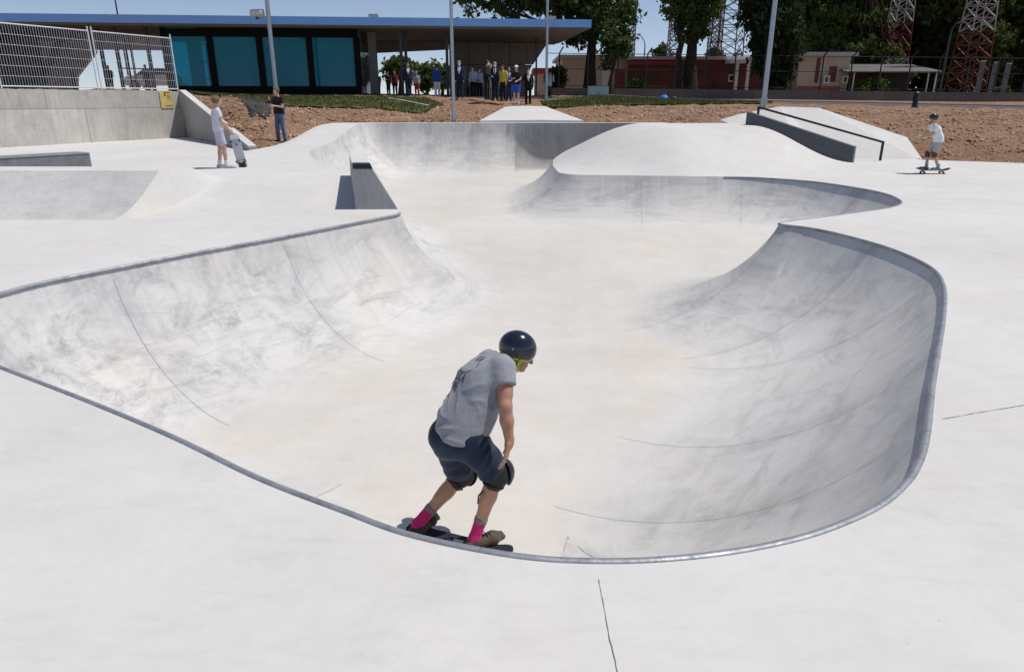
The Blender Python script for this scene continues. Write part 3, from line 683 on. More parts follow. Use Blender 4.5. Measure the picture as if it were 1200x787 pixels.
# ---- light poles
def pole(px, pyb, y, label, top=9.0, r0=.075, r1=.05, head=None):
    b = on_y(px, pyb, y); 
    t = thing('lamp_pole', label, 'pole', b, 0, 'grey steel lamp poles')
    MB().tube([(0, 0, -.3), (0, 0, top)], [r0, r1], 12).build('shaft', STEEL, t, True)
    MB().tube([(0, 0, -.02), (0, 0, .25)], r0 * 1.35, 12).build('base_sleeve', STEEL, t, True)
    a = Vector((0, 0, top)); 
    MB().bar(a + Vector((-.6, 0, 0)), a + Vector((.6, 0, 0)), .07).build('crossarm', STEEL, t)
    for s in (-.5, .5): MB().prism([(s - .18, -.2, top + .05), (s + .18, -.2, top + .05), (s + .18, .12, top + .35), (s - .18, .12, top + .35)], (0, .08, .02)).build('floodlight', DARKM, t)
    return t, b
t, b = pole(324, 108, 33.5, 'grey steel pole carrying a cylindrical loudspeaker near the glazed pavilion', r0=.10, r1=.085)
hp = on_y(312, 16.5, 33.5) - b
MB().lathe([(.05, -.02), (.16, 0), (.17, .05), (.17, .5), (.15, .58), (.04, .6)], hp + Vector((-.12, 0, .03)), 18, Matrix.Rotation(-math.pi / 2, 3, 'Y') @ Matrix.Rotation(-.1, 3, 'X')).build('loudspeaker', WHITEM, t, True)
MB().box(hp + Vector((-.42, 0, -.17)), (.12, .06, .1)).build('bracket', DARKM, t)
pole(532, 140, 28.6, 'slim grey steel pole rising just behind the far bowl lip', r0=.07, r1=.06)
pole(640, 118, 37.2, 'slim grey steel pole beside the pavilion roof end', r0=.07, r1=.06)
pole(894.5, 124, 24.5, 'grey steel pole standing behind the white hubba wall', r0=.085, r1=.065)

# ================================================================== PAVILION
A_, B_ = Vector((-33.0, 37.4, 1.9)), Vector((5.6, 41.2, 1.9))
PHI = math.atan2(B_.y - A_.y, B_.x - A_.x); UX = Vector((math.cos(PHI), math.sin(PHI), 0)); VX = Vector((-math.sin(PHI), math.cos(PHI), 0))
def uv(px, py, v=0.0):
    d = ray(px, py); o = Vector((0, 0, CAM_H)); p0 = A_ + VX * v
    t = (p0 - o).dot(VX) / d.dot(VX); p = o + d * t - A_
    return p.dot(UX), p.z
pav = thing('pavilion', 'low modern pavilion with a pale blue flat roof and dark framed glass', 'building', A_, PHI)
def pbox(u0, u1, v0, v1, z0, z1, nm, m, par=pav, bevel=0.0):
    return MB().box(((u0 + u1) / 2, (v0 + v1) / 2, (z0 + z1) / 2), (abs(u1 - u0), abs(v1 - v0), abs(z1 - z0))).build(nm, m, par, bevel=bevel)
RT = (uv(350, 21.0, -1.0)[1]); RB = uv(350, 28.6, -1.0)[1]
RU = uv(692, 29, -1.0)[0]
BLUE = mat('blue_fascia_metal', (.24, .50, .95), .5, .0, .05, 2)
pbox(-12, RU, -1.0, 10.0, RB, RT, 'roof', mat('roof_sheet', (.3, .33, .36), .6))
pbox(-12.02, RU + .02, -1.06, -1.003, RB - .02, RT + .06, 'fascia', BLUE)
pbox(RU + .003, RU + .05, -1.0, 10.0, RB - .02, RT + .06, 'fascia', BLUE)
pbox(-12, RU - .25, -.8, 9.9, RB - .1, RB - .003, 'soffit', mat('grey_soffit', (.19, .19, .19), .7, 0, .12, 2))
# small blocks on the roof edge
for px in (437, 647): 
    u, _ = uv(px, 21, 0); pbox(u - .25, u + .25, .2, .8, RT + .001, RT + .35, 'roof_vent', STEEL)
FR = FRAME
gu0, gu1 = uv(192, 70)[0], uv(421, 70)[0]; zb_ = -.05; zt_ = uv(300, 43.5)[1]; zs_ = uv(300, 101)[1]
pbox(gu0, gu1, 0.0, .25, zb_ - .4, zs_, 'plinth', FR); pbox(gu0, gu1, 0.0, .25, zt_, RB - .11, 'header_panel', FR)
# panes and mullions
GLASS, gt, gp = nt('teal_tinted_glass'); go = [n for n in gt.nodes if n.type == 'OUTPUT_MATERIAL'][0]
gp.inputs['Base Color'].default_value = (.0, .31, .42, 1); gp.inputs['Roughness'].default_value = .03; gp.inputs['Specular IOR Level'].default_value = .5
gtr = gt.nodes.new('ShaderNodeBsdfTransparent'); gtr.inputs[0].default_value = (.03, .55, .68, 1)
gmx = gt.nodes.new('ShaderNodeMixShader'); gmx.inputs[0].default_value = .5
gt.links.new(gp.outputs[0], gmx.inputs[1]); gt.links.new(gtr.outputs[0], gmx.inputs[2]); gt.links.new(gmx.outputs[0], go.inputs['Surface'])
edges = [196, 248.5, 306, 364, 419]
ms = [uv(e, 72)[0] for e in edges]; mw = .16
for i, m_ in enumerate(ms): pbox(m_ - mw, m_ + mw, -.06, .22, zs_, zt_, 'mullion', FR)
for i in range(4): pbox(ms[i] + mw, ms[i + 1] - mw, .05, .075, zs_, zt_, 'window_pane', GLASS)
u0, u1 = uv(193, 30)[0], uv(230, 30)[0]; pbox(u0, u1, -.02, -.003, uv(210, 33.5)[1], uv(210, 27.5)[1] - .12, 'clerestory_pane', GLASS)
# room behind the glass
WHI = mat('white_room_wall', (.52, .53, .53), .7, 0, .04, 2)
pbox(ms[1], gu1 - .1, 3.2, 3.35, 0, RB - .12, 'room_wall', WHI); pbox(gu0, gu1, .3, 6.5, -.06, -.01, 'room_floor', mat('room_floor', (.45, .45, .44), .4)); pbox(gu1 - .12, gu1, .3, 6.5, 0, RB - .12, 'room_wall', WHI)
for px0, px1 in ((272, 290), (385, 402)):
    a, b = uv(px0, 80, 3.2)[0], uv(px1, 80, 3.2)[0]; d = pbox(a, b, 3.14, 3.197, .02, 2.2, 'door', mat('room_door_pale', (.85, .86, .87), .5) if px0 < 300 else mat('room_door_dark', (.08, .09, .1), .5)); 
    MB().tube([(b - .12, 3.12, 1.0), (b - .26, 3.12, 1.0)], .015, 6).build('handle', STEEL, d)
# rear glazed doors with a grid, seen through the first pane
a, b = uv(222, 70, 6.4)[0], uv(243, 70, 6.4)[0]
for i in range(4):
    u = a + (b - a) * i / 3; pbox(u - .05, u + .05, 6.4, 6.5, 0, 3.0, 'rear_mullion', FR)
for z in (.05, 1.0, 2.0, 3.0): pbox(a, b, 6.41, 6.49, z - .04, z + .04, 'rear_transom', FR)
pbox(b + .05, gu1, 6.4, 6.55, 0, RB - .12, 'room_wall', WHI); pbox(gu0, a - .05, 6.4, 6.55, 0, RB - .12, 'room_wall', WHI)
# open hall: columns, glass screen, concrete back wall and beam
def column(px, v, w=.14, z0=-.1): 
    u = uv(px, 72, v)[0]; pbox(u - w / 2, u + w / 2, v - w / 2, v + w / 2, z0, RB - .1, 'column', DARKM)
for px, v in ((470.5, .6), (476, 1.2), (524, 1.5), (628.5, 4.5), (82, .4), (121, 1.0), (139.5, .6), (176, .6), (150, 5), (156, 5.3)): column(px, v, .16 if v < 4 else .1)
CG = nt('clear_glass'); cgm, cgt, cgp = CG; cgp.inputs['Base Color'].default_value = (.2, .26, .27, 1); cgp.inputs['Roughness'].default_value = .03
tr = cgt.nodes.new('ShaderNodeBsdfTransparent'); tr.inputs[0].default_value = (.75, .82, .82, 1); mx = cgt.nodes.new('ShaderNodeMixShader'); mx.inputs[0].default_value = .75
cgt.links.new(cgp.outputs[0], mx.inputs[1]); cgt.links.new(tr.outputs[0], mx.inputs[2]); cgt.links.new(mx.outputs[0], [n for n in cgt.nodes if n.type == 'OUTPUT_MATERIAL'][0].inputs['Surface'])
pbox(gu1 + .03, gu1 + .06, .3, 6.4, 0, RB - .11, 'glass_screen', cgm)
u = uv(437, 70, 1.8)[0]; pbox(u - .22, u + .22, 1.7, 2.3, -.1, RB - .11, 'concrete_pier', CBLD)
vb = 8.6
def vpoly(pts, v, th, nm, m):
    q = [uv(px, py, v) for px, py in pts]; return MB().prism([(a, v, b) for a, b in q], (0, th, 0)).build(nm, m, pav)
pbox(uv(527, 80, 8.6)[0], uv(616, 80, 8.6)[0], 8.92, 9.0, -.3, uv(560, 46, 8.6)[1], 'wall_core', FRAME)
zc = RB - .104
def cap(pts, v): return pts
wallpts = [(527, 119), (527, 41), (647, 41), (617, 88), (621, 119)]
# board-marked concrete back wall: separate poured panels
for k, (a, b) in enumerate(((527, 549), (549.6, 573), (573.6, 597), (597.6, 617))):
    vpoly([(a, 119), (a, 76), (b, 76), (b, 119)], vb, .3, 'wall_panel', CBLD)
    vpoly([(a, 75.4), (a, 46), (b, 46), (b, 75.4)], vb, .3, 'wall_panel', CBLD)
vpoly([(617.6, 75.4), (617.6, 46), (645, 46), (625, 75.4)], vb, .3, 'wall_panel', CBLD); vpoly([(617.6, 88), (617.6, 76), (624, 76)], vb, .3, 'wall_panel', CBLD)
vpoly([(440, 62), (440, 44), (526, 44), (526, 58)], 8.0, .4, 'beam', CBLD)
CLT = concrete('sunlit_pavilion_concrete', (.62, .60, .57), stain=.3, streak=.2, mott=.1)  # lighter copy of the pavilion concrete, sunlight painted into its colour
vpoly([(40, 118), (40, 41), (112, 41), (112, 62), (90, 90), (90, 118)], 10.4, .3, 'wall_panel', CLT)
vpoly([(112.5, 58), (112.5, 41), (193, 41), (193, 59)], 10.4, .4, 'beam', CLT)
# dark slatted screen and its slanted brace
a, b = uv(-40, 60, 5.0)[0], uv(46, 60, 5.0)[0]; n = 44; mb = MB()
for i in range(n):
    u = a + (b - a) * i / n; mb.box((u, 5.0, 1.9), (.07, .12, 3.6))
o = mb.build('slat_screen', DARKM, pav); tag(o, kind='stuff')
pbox(a, b, 5.12, 5.18, .1, 3.6, 'screen_backing', mat('screen_dark', (.03, .03, .033), .8))
q0, q1 = uv(52, 86, 5.2), uv(74, 40, 5.2); MB().bar((q0[0], 5.2, q0[1]), (q1[0], 5.2, q1[1]), .35, .12, (0, 1, 0)).build('brace', DARKM, pav)
q0, q1 = uv(140, 80, 3), uv(178, 81, 3); MB().bar((q0[0], 3, q0[1]), (q1[0], 3, q1[1]), .06).build('rail', DARKM, pav)
# paved terrace the pavilion stands on
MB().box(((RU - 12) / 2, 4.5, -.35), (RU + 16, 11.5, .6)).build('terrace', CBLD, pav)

# lawn strips, kerbs and path on top of the earth bank
def PL(pts): return [tuple(on_y(a, b, y)[:2]) for a, b, y in pts]
drape('lawn', PL([(219, 112, 36), (222, 114, 31), (262, 127, 30.0), (320, 124, 31), (345, 122, 31.5), (400, 134, 32), (425, 121, 32.0), (440, 128, 32), (470, 137, 31.2), (495, 140, 30.5), (520, 125, 33.6), (500, 114, 36.8), (420, 113, 37.5), (300, 110, 37)]), GRASS, .06, .35, rough=.02)
drape('lawn', PL([(632, 120, 37), (645, 126, 34.6), (700, 128, 33.8), (800, 125, 35), (905, 123, 36.5), (905, 120, 38), (800, 119, 40.5), (700, 118, 41), (650, 118, 40)]), GRASS, .06, .35, rough=.02)
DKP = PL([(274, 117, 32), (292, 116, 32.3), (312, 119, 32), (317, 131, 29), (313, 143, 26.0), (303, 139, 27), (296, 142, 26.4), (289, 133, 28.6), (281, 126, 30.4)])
# paths: asphalt with pale kerbs
def ribbon(name, pts, w, matl, lift, parent=None):
    P = resample(np.array(pts, float), .5, False); vs_ = []
    for k, p in enumerate(P):
        q = P[min(k + 1, len(P) - 1)] - P[max(0, k - 1)]; q /= np.linalg.norm(q); nn = np.array([-q[1], q[0]]) * w / 2
        for c in (p - nn, p + nn): vs_.append((*c, Tz(*p) + lift))
    n = len(P); top_ = [(2 * k, 2 * k + 2, 2 * k + 3, 2 * k + 1) for k in range(n - 1)]
    V = vs_ + [(x, y, z - .25) for x, y, z in vs_]; m_ = 2 * n
    sd = [(2 * k, 2 * k + m_, 2 * k + 2 + m_, 2 * k + 2) for k in range(n - 1)] + [(2 * k + 1, 2 * k + 3, 2 * k + 3 + m_, 2 * k + 1 + m_) for k in range(n - 1)]
    return MB().add(V, top_ + sd).build(name, matl, parent)
pth = [(yp(700, 119, 42)[:2]), yp(900, 122, 38)[:2], yp(1050, 125, 37)[:2], yp(1200, 128, 35.5)[:2], (44, 34)]
tag(ribbon('path', pth, 1.0, mat('path_asphalt', (.075, .06, .066), .9, 0, .2, 8), .12), kind='structure')
tag(ribbon('kerb', [(x, y - .62) for x, y in pth], .14, CDECK, .12), kind='structure'); tag(ribbon('kerb', [(x, y + .6) for x, y in pth], .12, CDECK, .13), kind='structure')
tag(ribbon('kerb', [yp(455, 114.5, 36)[:2], yp(472, 115, 34.8)[:2], yp(490, 119, 33.3)[:2], yp(503, 124, 32.2)[:2]], .12, CDECK, .11), kind='structure')
# grass tufts on the lawns
def tufts(regs, n):
    g = np.random.default_rng(5); Vs = []
    for poly in regs:
        O = np.array(poly); c = g.uniform(O.min(0), O.max(0), (n, 2)); c = c[inside_poly(c[:, 0], c[:, 1], O)]; Vs.append(c)
    c = np.vstack(Vs); z = T(c[:, 0], c[:, 1]) + .05; k = len(c); a = g.uniform(0, 6.28, k); h = g.uniform(.04, .13, k); w = .015; d = np.column_stack([np.cos(a), np.sin(a)])
    b0 = np.column_stack([c - d * w, z]); b1 = np.column_stack([c + d * w, z]); tp = np.column_stack([c + g.normal(0, .03, (k, 2)), z + h])
    return link_mesh('grass_tufts', mesh_from('grass_tufts', np.stack([b0, b1, tp], 1).reshape(-1, 3), np.arange(k * 3).reshape(-1, 3)), GRASS)
tag(tufts([PL([(219, 112, 36), (222, 114, 31), (262, 128, 29.8), (320, 124.5, 30.8), (345, 122, 31.5), (400, 135, 31.8), (425, 121, 32.0), (440, 129, 31.8), (470, 138, 31), (495, 141, 30.3), (520, 125, 33.5), (500, 114, 36.8), (420, 113, 37.5), (300, 110, 37)]), PL([(632, 120, 37), (645, 127, 34.4), (700, 129, 33.6), (800, 126, 34.8), (905, 124, 36.3), (905, 120, 38), (800, 119, 40.5), (700, 118, 41)])], 26000), 'short grass growing on the lawns by the pavilion', 'grass', kind='stuff')
# stones and clods on the bare earth
def stones(name, n, region, smin_, smax_, matl, poly=None):
    ico = [(0, 0, 1), (.9, 0, .3), (.28, .85, .3), (-.73, .53, .3), (-.73, -.53, .3), (.28, -.85, .3), (.73, .53, -.4), (-.28, .85, -.4), (-.9, 0, -.4), (-.28, -.85, -.4), (.73, -.53, -.4)]
    fcs = [(0, 1, 2), (0, 2, 3), (0, 3, 4), (0, 4, 5), (0, 5, 1), (1, 6, 2), (2, 6, 7), (2, 7, 3), (3, 7, 8), (3, 8, 4), (4, 8, 9), (4, 9, 5), (5, 9, 10), (5, 10, 1), (1, 10, 6)]
    ico = np.array(ico); fc = np.array(fcs)
    xy = RNG.uniform((region[0], region[2]), (region[1], region[3]), (n, 2)); xy = xy[~inside_poly(xy[:, 0], xy[:, 1], CONCD)]
    if poly is not None: xy = xy[inside_poly(xy[:, 0], xy[:, 1], np.array(poly))]
    z = T(xy[:, 0], xy[:, 1]); k = len(xy); s = smin_ + (smax_ - smin_) * RNG.random(k) ** 4
    ang = RNG.uniform(0, 6.28, k); ca, sa = np.cos(ang), np.sin(ang); V = np.repeat(ico[None], k, 0) * RNG.uniform(.7, 1.3, (k, 11, 1)); V[:, :, 2] *= .65
    X = V[:, :, 0] * ca[:, None] - V[:, :, 1] * sa[:, None]; Yy = V[:, :, 0] * sa[:, None] + V[:, :, 1] * ca[:, None]
    V = np.stack([X, Yy, V[:, :, 2]], 2) * s[:, None, None] + np.column_stack([xy, z + s * .15])[:, None, :]
    Fa = (fc[None] + (np.arange(k) * 11)[:, None, None]).reshape(-1, 3)
    o = link_mesh(name, mesh_from(name, V.reshape(-1, 3), Fa), matl); return o
DGR = mat('dark_stones', (.05, .05, .046), .95, 0, .4, 3)
tag(stones('dark_stones', 9000, (min(p[0] for p in DKP), max(p[0] for p in DKP), min(p[1] for p in DKP), max(p[1] for p in DKP)), .03, .16, DGR, DKP), 'dark grey stones scattered in a patch on the earth bank below the lawn', 'gravel', kind='stuff')  # small dark stones making one dark patch on the earth
CLOD = mat('earth_clod', (.28, .16, .10), .95, 0, .45, 1.3, 0, 60, .1, (.42, .29, .2)); PALE = mat('pale_stone', (.50, .45, .39), .9, 0, .2, 1.5)
for nm, n, reg, a, b, m_ in (('earth_clods', 15000, (-13, 7, 20, 34), .012, .085, CLOD), ('earth_clods', 17000, (6, 32, 19.5, 34), .012, .08, CLOD), ('pale_stones', 1500, (-13, 34, 20, 34), .015, .06, PALE)):
    tag(stones(nm, n, reg, a, b, m_), {'earth_clods': 'loose orange earth clods scattered over the bare bank', 'pale_stones': 'pale stones strewn over the orange earth'}[nm], 'earth' if 'earth' in nm else 'stones', kind='stuff')
# ================================================================== SDF FIGURES
def surface_nets(f, lo, hi, res):
    lo = np.array(lo, float); hi = np.array(hi, float); n = np.maximum(4, np.ceil((hi - lo) / res).astype(int) + 1)
    ax = [lo[k] + res * np.arange(n[k]) for k in range(3)]
    X, Yg, Zg = np.meshgrid(*ax, indexing='ij'); v = f(np.stack([X, Yg, Zg], -1).reshape(-1, 3)).reshape(n)
    v[0] = v[-1] = 1; v[:, 0] = v[:, -1] = 1; v[:, :, 0] = v[:, :, -1] = 1
    ins = v < 0
    C = [ins[a:n[0] - 1 + a, b:n[1] - 1 + b, c:n[2] - 1 + c] for a in (0, 1) for b in (0, 1) for c in (0, 1)]
    cnt = sum(c.astype(np.int8) for c in C); act = (cnt > 0) & (cnt < 8); idx = np.full(act.shape, -1, np.int64); ijk = np.argwhere(act); idx[act] = np.arange(len(ijk))
    pos = np.zeros((len(ijk), 3)); num = np.zeros(len(ijk)); cor = [np.array(c) for c in [(a, b, c) for a in (0, 1) for b in (0, 1) for c in (0, 1)]]
    vals = [v[tuple((ijk + c).T)] for c in cor]
    for a in range(8):
        for b in range(a + 1, 8):
            if np.abs(cor[a] - cor[b]).sum() != 1: continue
            va, vb2 = vals[a], vals[b]; cr = (va < 0) != (vb2 < 0); t = np.where(cr, va / np.where(cr, va - vb2, 1), 0)
            pos += np.where(cr[:, None], cor[a] + (cor[b] - cor[a]) * t[:, None], 0); num += cr
    pos = lo + res * (ijk + pos / num[:, None]); faces = []
    for k in range(3):
        sl0 = [slice(None)] * 3; sl1 = [slice(None)] * 3; sl0[k] = slice(0, -1); sl1[k] = slice(1, None)
        a, b = ins[tuple(sl0)], ins[tuple(sl1)]; e = np.argwhere(a != b); o1, o2 = [(1, 2), (2, 0), (0, 1)][k]
        e = e[(e[:, o1] > 0) & (e[:, o2] > 0) & (e[:, o1] < n[o1] - 1) & (e[:, o2] < n[o2] - 1)]
        d1 = np.zeros(3, int); d1[o1] = 1; d2 = np.zeros(3, int); d2[o2] = 1
        q = np.stack([idx[tuple((e - d1 - d2).T)], idx[tuple((e - d2).T)], idx[tuple(e.T)], idx[tuple((e - d1).T)]], 1)
        fl = ~a[tuple(e.T)]; q[fl] = q[fl][:, ::-1]; faces.append(q)
    return pos, np.concatenate(faces)
def rc(P, a, b, ra, rb=None):
    a = np.asarray(a, float); b = np.asarray(b, float); rb = ra if rb is None else rb
    ba = b - a; h = np.clip((P - a) @ ba / max(1e-9, ba @ ba), 0, 1)
    return np.linalg.norm(P - a - h[:, None] * ba, axis=1) - (ra + (rb - ra) * h)
def ell(P, c, r, rot=None):
    q = P - np.asarray(c, float)
    if rot is not None: q = q @ rot
    r = np.asarray(r, float); k0 = np.linalg.norm(q / r, axis=1); k1 = np.linalg.norm(q / (r * r), axis=1); return k0 * (k0 - 1) / np.maximum(k1, 1e-9)
def rbox(P, c, half, rad, rot=None):
    q = P - np.asarray(c, float)
    if rot is not None: q = q @ rot
    q = np.abs(q) - (np.asarray(half) - rad); return np.linalg.norm(np.maximum(q, 0), axis=1) + np.minimum(q.max(1), 0) - rad
def sm(k, *ds):
    d = ds[0]
    for e in ds[1:]:
        h = np.maximum(k - np.abs(d - e), 0) / k; d = np.minimum(d, e) - h * h * k * .25
    return d
def plane(P, p, n): n = np.asarray(n, float); return (P - np.asarray(p, float)) @ (n / np.linalg.norm(n))   # >0 on the side n points to
def sdf_obj(name, f, lo, hi, res, matl, parent, world=False):
    v, q = surface_nets(f, lo, hi, res); return link_mesh(name, mesh_from(name, v, q, True), matl, parent, world)
def frame(fwd, up):
    f = Vector(fwd).normalized(); r = f.cross(Vector(up)).normalized(); u = r.cross(f); return np.array([list(r), list(f), list(u)]).T   # columns right, forward, up

def skin_mat(name, c): 
    m, t, p = nt(name); co = objco(t); n = noise(t, co, 14, 5, .6)
    t.links.new(mixc(t, ramp(t, n, [(.3, 0.0), (.7, 1.0)]), tuple(x * .88 for x in c), tuple(min(1, x * 1.1) for x in c)), p.inputs['Base Color'])
    p.inputs['Roughness'].default_value = .48; p.inputs['Subsurface Weight'].default_value = .08; p.inputs['Subsurface Radius'].default_value = (.01, .004, .002); return m
SKIN = skin_mat('skin_tanned', (.42, .22, .145)); SKIN2 = skin_mat('skin_light', (.52, .32, .235))
def cloth(name, c, var=.14, rough=.85, sc=18):
    if name in MATS: return MATS[name]
    m, t, p = nt(name); co = objco(t); n = noise(t, co, sc, 6, .7); w = noise(t, co, 260, 3, .6)
    k = mixc(t, ramp(t, n, [(.3, 0.0), (.7, 1.0)]), tuple(x * (1 - var) for x in c), tuple(min(1, x * (1 + var)) for x in c))
    t.links.new(mixc(t, 1.0, k, ramp(t, w, [(.3, .82), (.7, 1.1)]), 'MULTIPLY'), p.inputs['Base Color']); p.inputs['Roughness'].default_value = rough; p.inputs['Specular IOR Level'].default_value = .2
    p.inputs['Sheen Weight'].default_value = .15; bumpn(t, p, noise(t, co, 30, 5, .6), .35, .01); return m

def head_sdf(P, c, fr, s=1.0):
    """head with face; c = centre of skull, fr columns right/forward/up"""
    L = lambda x, y, z: np.asarray(c) + fr @ (np.array([x, y, z]) * s)
    d = ell(P, L(0, -.012, .025), np.array([.077, .098, .10]) * s, fr)
    d = sm(.035 * s, d, ell(P, L(0, .028, -.052), np.array([.058, .066, .068]) * s, fr))           # face / jaw
    d = sm(.02 * s, d, ell(P, L(0, .066, -.10), np.array([.030, .026, .022]) * s, fr))             # chin
    d = sm(.010 * s, d, rc(P, L(0, .088, .012), L(0, .112, -.032), .010 * s, .0155 * s))            # nose
    d = sm(.010 * s, d, rc(P, L(-.035, .083, .026), L(.035, .083, .026), .010 * s))                # brow
    d = sm(.008 * s, d, rc(P, L(-.02, .090, -.066), L(.02, .090, -.066), .0085 * s))               # lips
    for sx in (-1, 1):
        d = sm(.008 * s, d, ell(P, L(sx * .078, -.012, -.008), np.array([.011, .019, .032]) * s, fr))   # ears
        e = ell(P, L(sx * .032, .094, .008), np.array([.015, .012, .009]) * s, fr); d = np.maximum(d, -e + .000) if s > .8 else d
        d = np.minimum(d, ell(P, L(sx * .032, .081, .008), np.array([.013, .013, .011]) * s, fr))       # eyeball
    return d
def hand_sdf(P, wrist, d, side, palm_n, s=1.0, curl=.5):
    """palm + five fingers; d = wrist->fingers direction, side = direction of the thumb, palm_n = palm normal"""
    fr = frame(d, palm_n); d = fr[:, 1]; n = fr[:, 2]; sd = np.asarray(side, float); sd = sd - d * (sd @ d) - n * (sd @ n); sd /= np.linalg.norm(sd); w = np.asarray(wrist, float)
    pr = np.stack([sd, d, n], 1)
    out = rbox(P, w + d * .048 * s, np.array([.041, .05, .014]) * s, .013 * s, pr); out = sm(.02 * s, out, rc(P, w - d * .02 * s, w + d * .02 * s, .026 * s, .026 * s))
    for k, (o, L_) in enumerate(((.033, .072), (.0115, .08), (-.0105, .074), (-.032, .058))):
        a = w + d * .092 * s + sd * o * s * 1.02; sp = sd * o * .22
        dirs = [d + sp * 4 + n * curl * .35, d + sp * 3 + n * curl * 1.0, d + n * curl * 1.8]; ls = [L_ * .45, L_ * .32, L_ * .27]
        for dd, l_ in zip(dirs, ls):
            dd = dd / np.linalg.norm(dd); b = a + dd * l_ * s; out = sm(.006 * s, out, rc(P, a, b, .0098 * s, .0085 * s)); a = b
    a = w + d * .025 * s + sd * .036 * s; b = a + (d * .6 + sd * .75 + n * .35) / 1.03 * .042 * s; c = b + (d * .9 + sd * .25 + n * .45) / 1.04 * .034 * s
    return sm(.012 * s, out, rc(P, a, b, .0155 * s, .012 * s), rc(P, b, c, .012 * s, .009 * s))
def shoe_sdf(P, ank, toe, up, s=1.0):
    ank = np.asarray(ank, float); toe = np.asarray(toe, float); up = np.asarray(up, float); up /= np.linalg.norm(up)
    f = toe - ank; f = f - up * (f @ up); f /= np.linalg.norm(f); sd = np.cross(f, up)
    base = ank - up * .075 * s; heel = base - f * .045 * s + up * .035 * s; ball = base + f * .135 * s + up * .026 * s; tip = base + f * .19 * s + up * .024 * s
    d = sm(.03 * s, rc(P, heel, ball, .038 * s, .036 * s), rc(P, ball, tip, .037 * s, .030 * s), rc(P, ball - sd * .012 * s, ball + sd * .012 * s, .036 * s), rc(P, ank - up * .01 * s, base + f * .05 * s + up * .035 * s, .044 * s, .040 * s))
    d = np.maximum(d, -plane(P, base, up)); return np.maximum(d, plane(P, ank + up * .012 * s, up + f * -.35)), base, f, sd

# ------------------------------------------------------------------ THE SKATER IN THE BOWL
_a = on_y(489, 614, 4.06)
YS = (-1.352 + .172 - CAM_H) / (_a.z - CAM_H)                       # distance factor that brings the wheels onto the bowl floor
def J(px, py, y): return np.array(on_y(px, py, y * YS))
hipR, hipL = J(548, 512, 3.90), J(524, 510, 4.02)
kneeR, kneeL = J(582, 555, 3.98), J(541, 556, 4.22)
ankR, ankL = J(556, 627, 3.90), J(489, 614, 4.06)
ankR[2] = ankL[2]
chest, neck = J(563, 449, 4.10), J(589, 421, 4.17)
headc = J(606, 413, 4.22)
shR, shL = J(590, 431, 3.99), J(572, 424, 4.28)
elR, wrR = J(592, 476, 3.85), J(597, 518, 3.80)
elL, wrL = J(546, 466, 4.42), J(548, 512, 4.40)
BZ = float(min(ankR[2], ankL[2]))
feet_mid = (ankR + ankL) / 2
skater = thing('person', 'skater in grey tee, navy shorts and dark helmet crouching on a board in the bowl', 'person', (feet_mid[0], feet_mid[1], BZ - .085))
# board axis
bd = ankR - ankL; bd[2] = 0; bd /= np.linalg.norm(bd); upv = np.array([0, 0, 1.0])
toeR = ankR + np.array([.76, .5, 0]) * .2; toeL = ankL + np.array([.45, .8, 0]) * .2
def tee_torso(P, g=0.0):
    ax = neck - (hipR + hipL) / 2; sdv = (shR - shL); sdv /= np.linalg.norm(sdv); pel = (hipR + hipL) / 2 + ax * .02
    up_ = ax / np.linalg.norm(ax); back = np.cross(up_, sdv)
    d = sm(.11, rc(P, pel + sdv * .075, chest + sdv * .095, .118 + g, .112 + g), rc(P, pel - sdv * .075, chest - sdv * .095, .118 + g, .112 + g))
    d = sm(.09, d, rc(P, chest + sdv * .08, shR - sdv * .03, .105 + g, .070 + g), rc(P, chest - sdv * .08, shL + sdv * .03, .105 + g, .070 + g), rc(P, chest, neck - up_ * .03, .10 + g, .062 + g))
    return d
HF = frame(J(640, 425, 4.20) - headc, np.array([.26, -.05, .95]))
def body_f(P):
    d = head_sdf(P, headc, HF, 1.0)
    d = sm(.03, d, rc(P, neck - (neck - chest) * .25, headc + HF @ np.array([0, -.03, -.03]), .062, .056))
    d = sm(.05, d, tee_torso(P, -.03))
    d = sm(.03, d, rc(P, shR, elR, .052, .043), ); d = sm(.02, d, rc(P, elR, elR * .6 + wrR * .4, .043, .043), rc(P, elR * .6 + wrR * .4, wrR, .043, .027))
    fo = (elR - shR); d = sm(.02, d, rc(P, shR * .45 + elR * .55 + np.array([.012, 0, 0]), shR * .3 + elR * .7 + np.array([.012, 0, 0]), .043, .04))
    d = sm(.02, d, rc(P, shL, elL, .05, .042), rc(P, elL, wrL, .042, .027))
    d = sm(.012, d, hand_sdf(P, wrR, (J(590, 548, 3.74) - wrR), np.array([.55, .75, -.1]), np.array([-.7, .3, .45]), 1.04, .42))
    d = sm(.012, d, hand_sdf(P, wrL, wrL - elL, np.array([.8, .3, 0]), np.array([-.5, .6, .2]), 1.0, .5))
    for h, k, a in ((hipR, kneeR, ankR), (hipL, kneeL, ankL)):
        d = sm(.04, d, rc(P, h, k, .088, .06)); calf = k * .66 + a * .34
        sh = (a - k) / np.linalg.norm(a - k); bk = np.array([-.55, -.45, 0]); bk = bk - sh * (bk @ sh); bk /= np.linalg.norm(bk)
        d = sm(.03, d, rc(P, k, calf, .056, .05), rc(P, calf, a, .049, .036), rc(P, calf - sh * .07 + bk * .016, calf + sh * .06 + bk * .016, .044, .038))
    return d
allp = np.array([hipR, hipL, kneeR, kneeL, ankR, ankL, neck, headc, shR, shL, elR, wrR, elL, wrL]); lo, hi = allp.min(0) - .26, allp.max(0) + .22
sdf_obj('body', body_f, lo, hi, .0085, SKIN, skater, True)
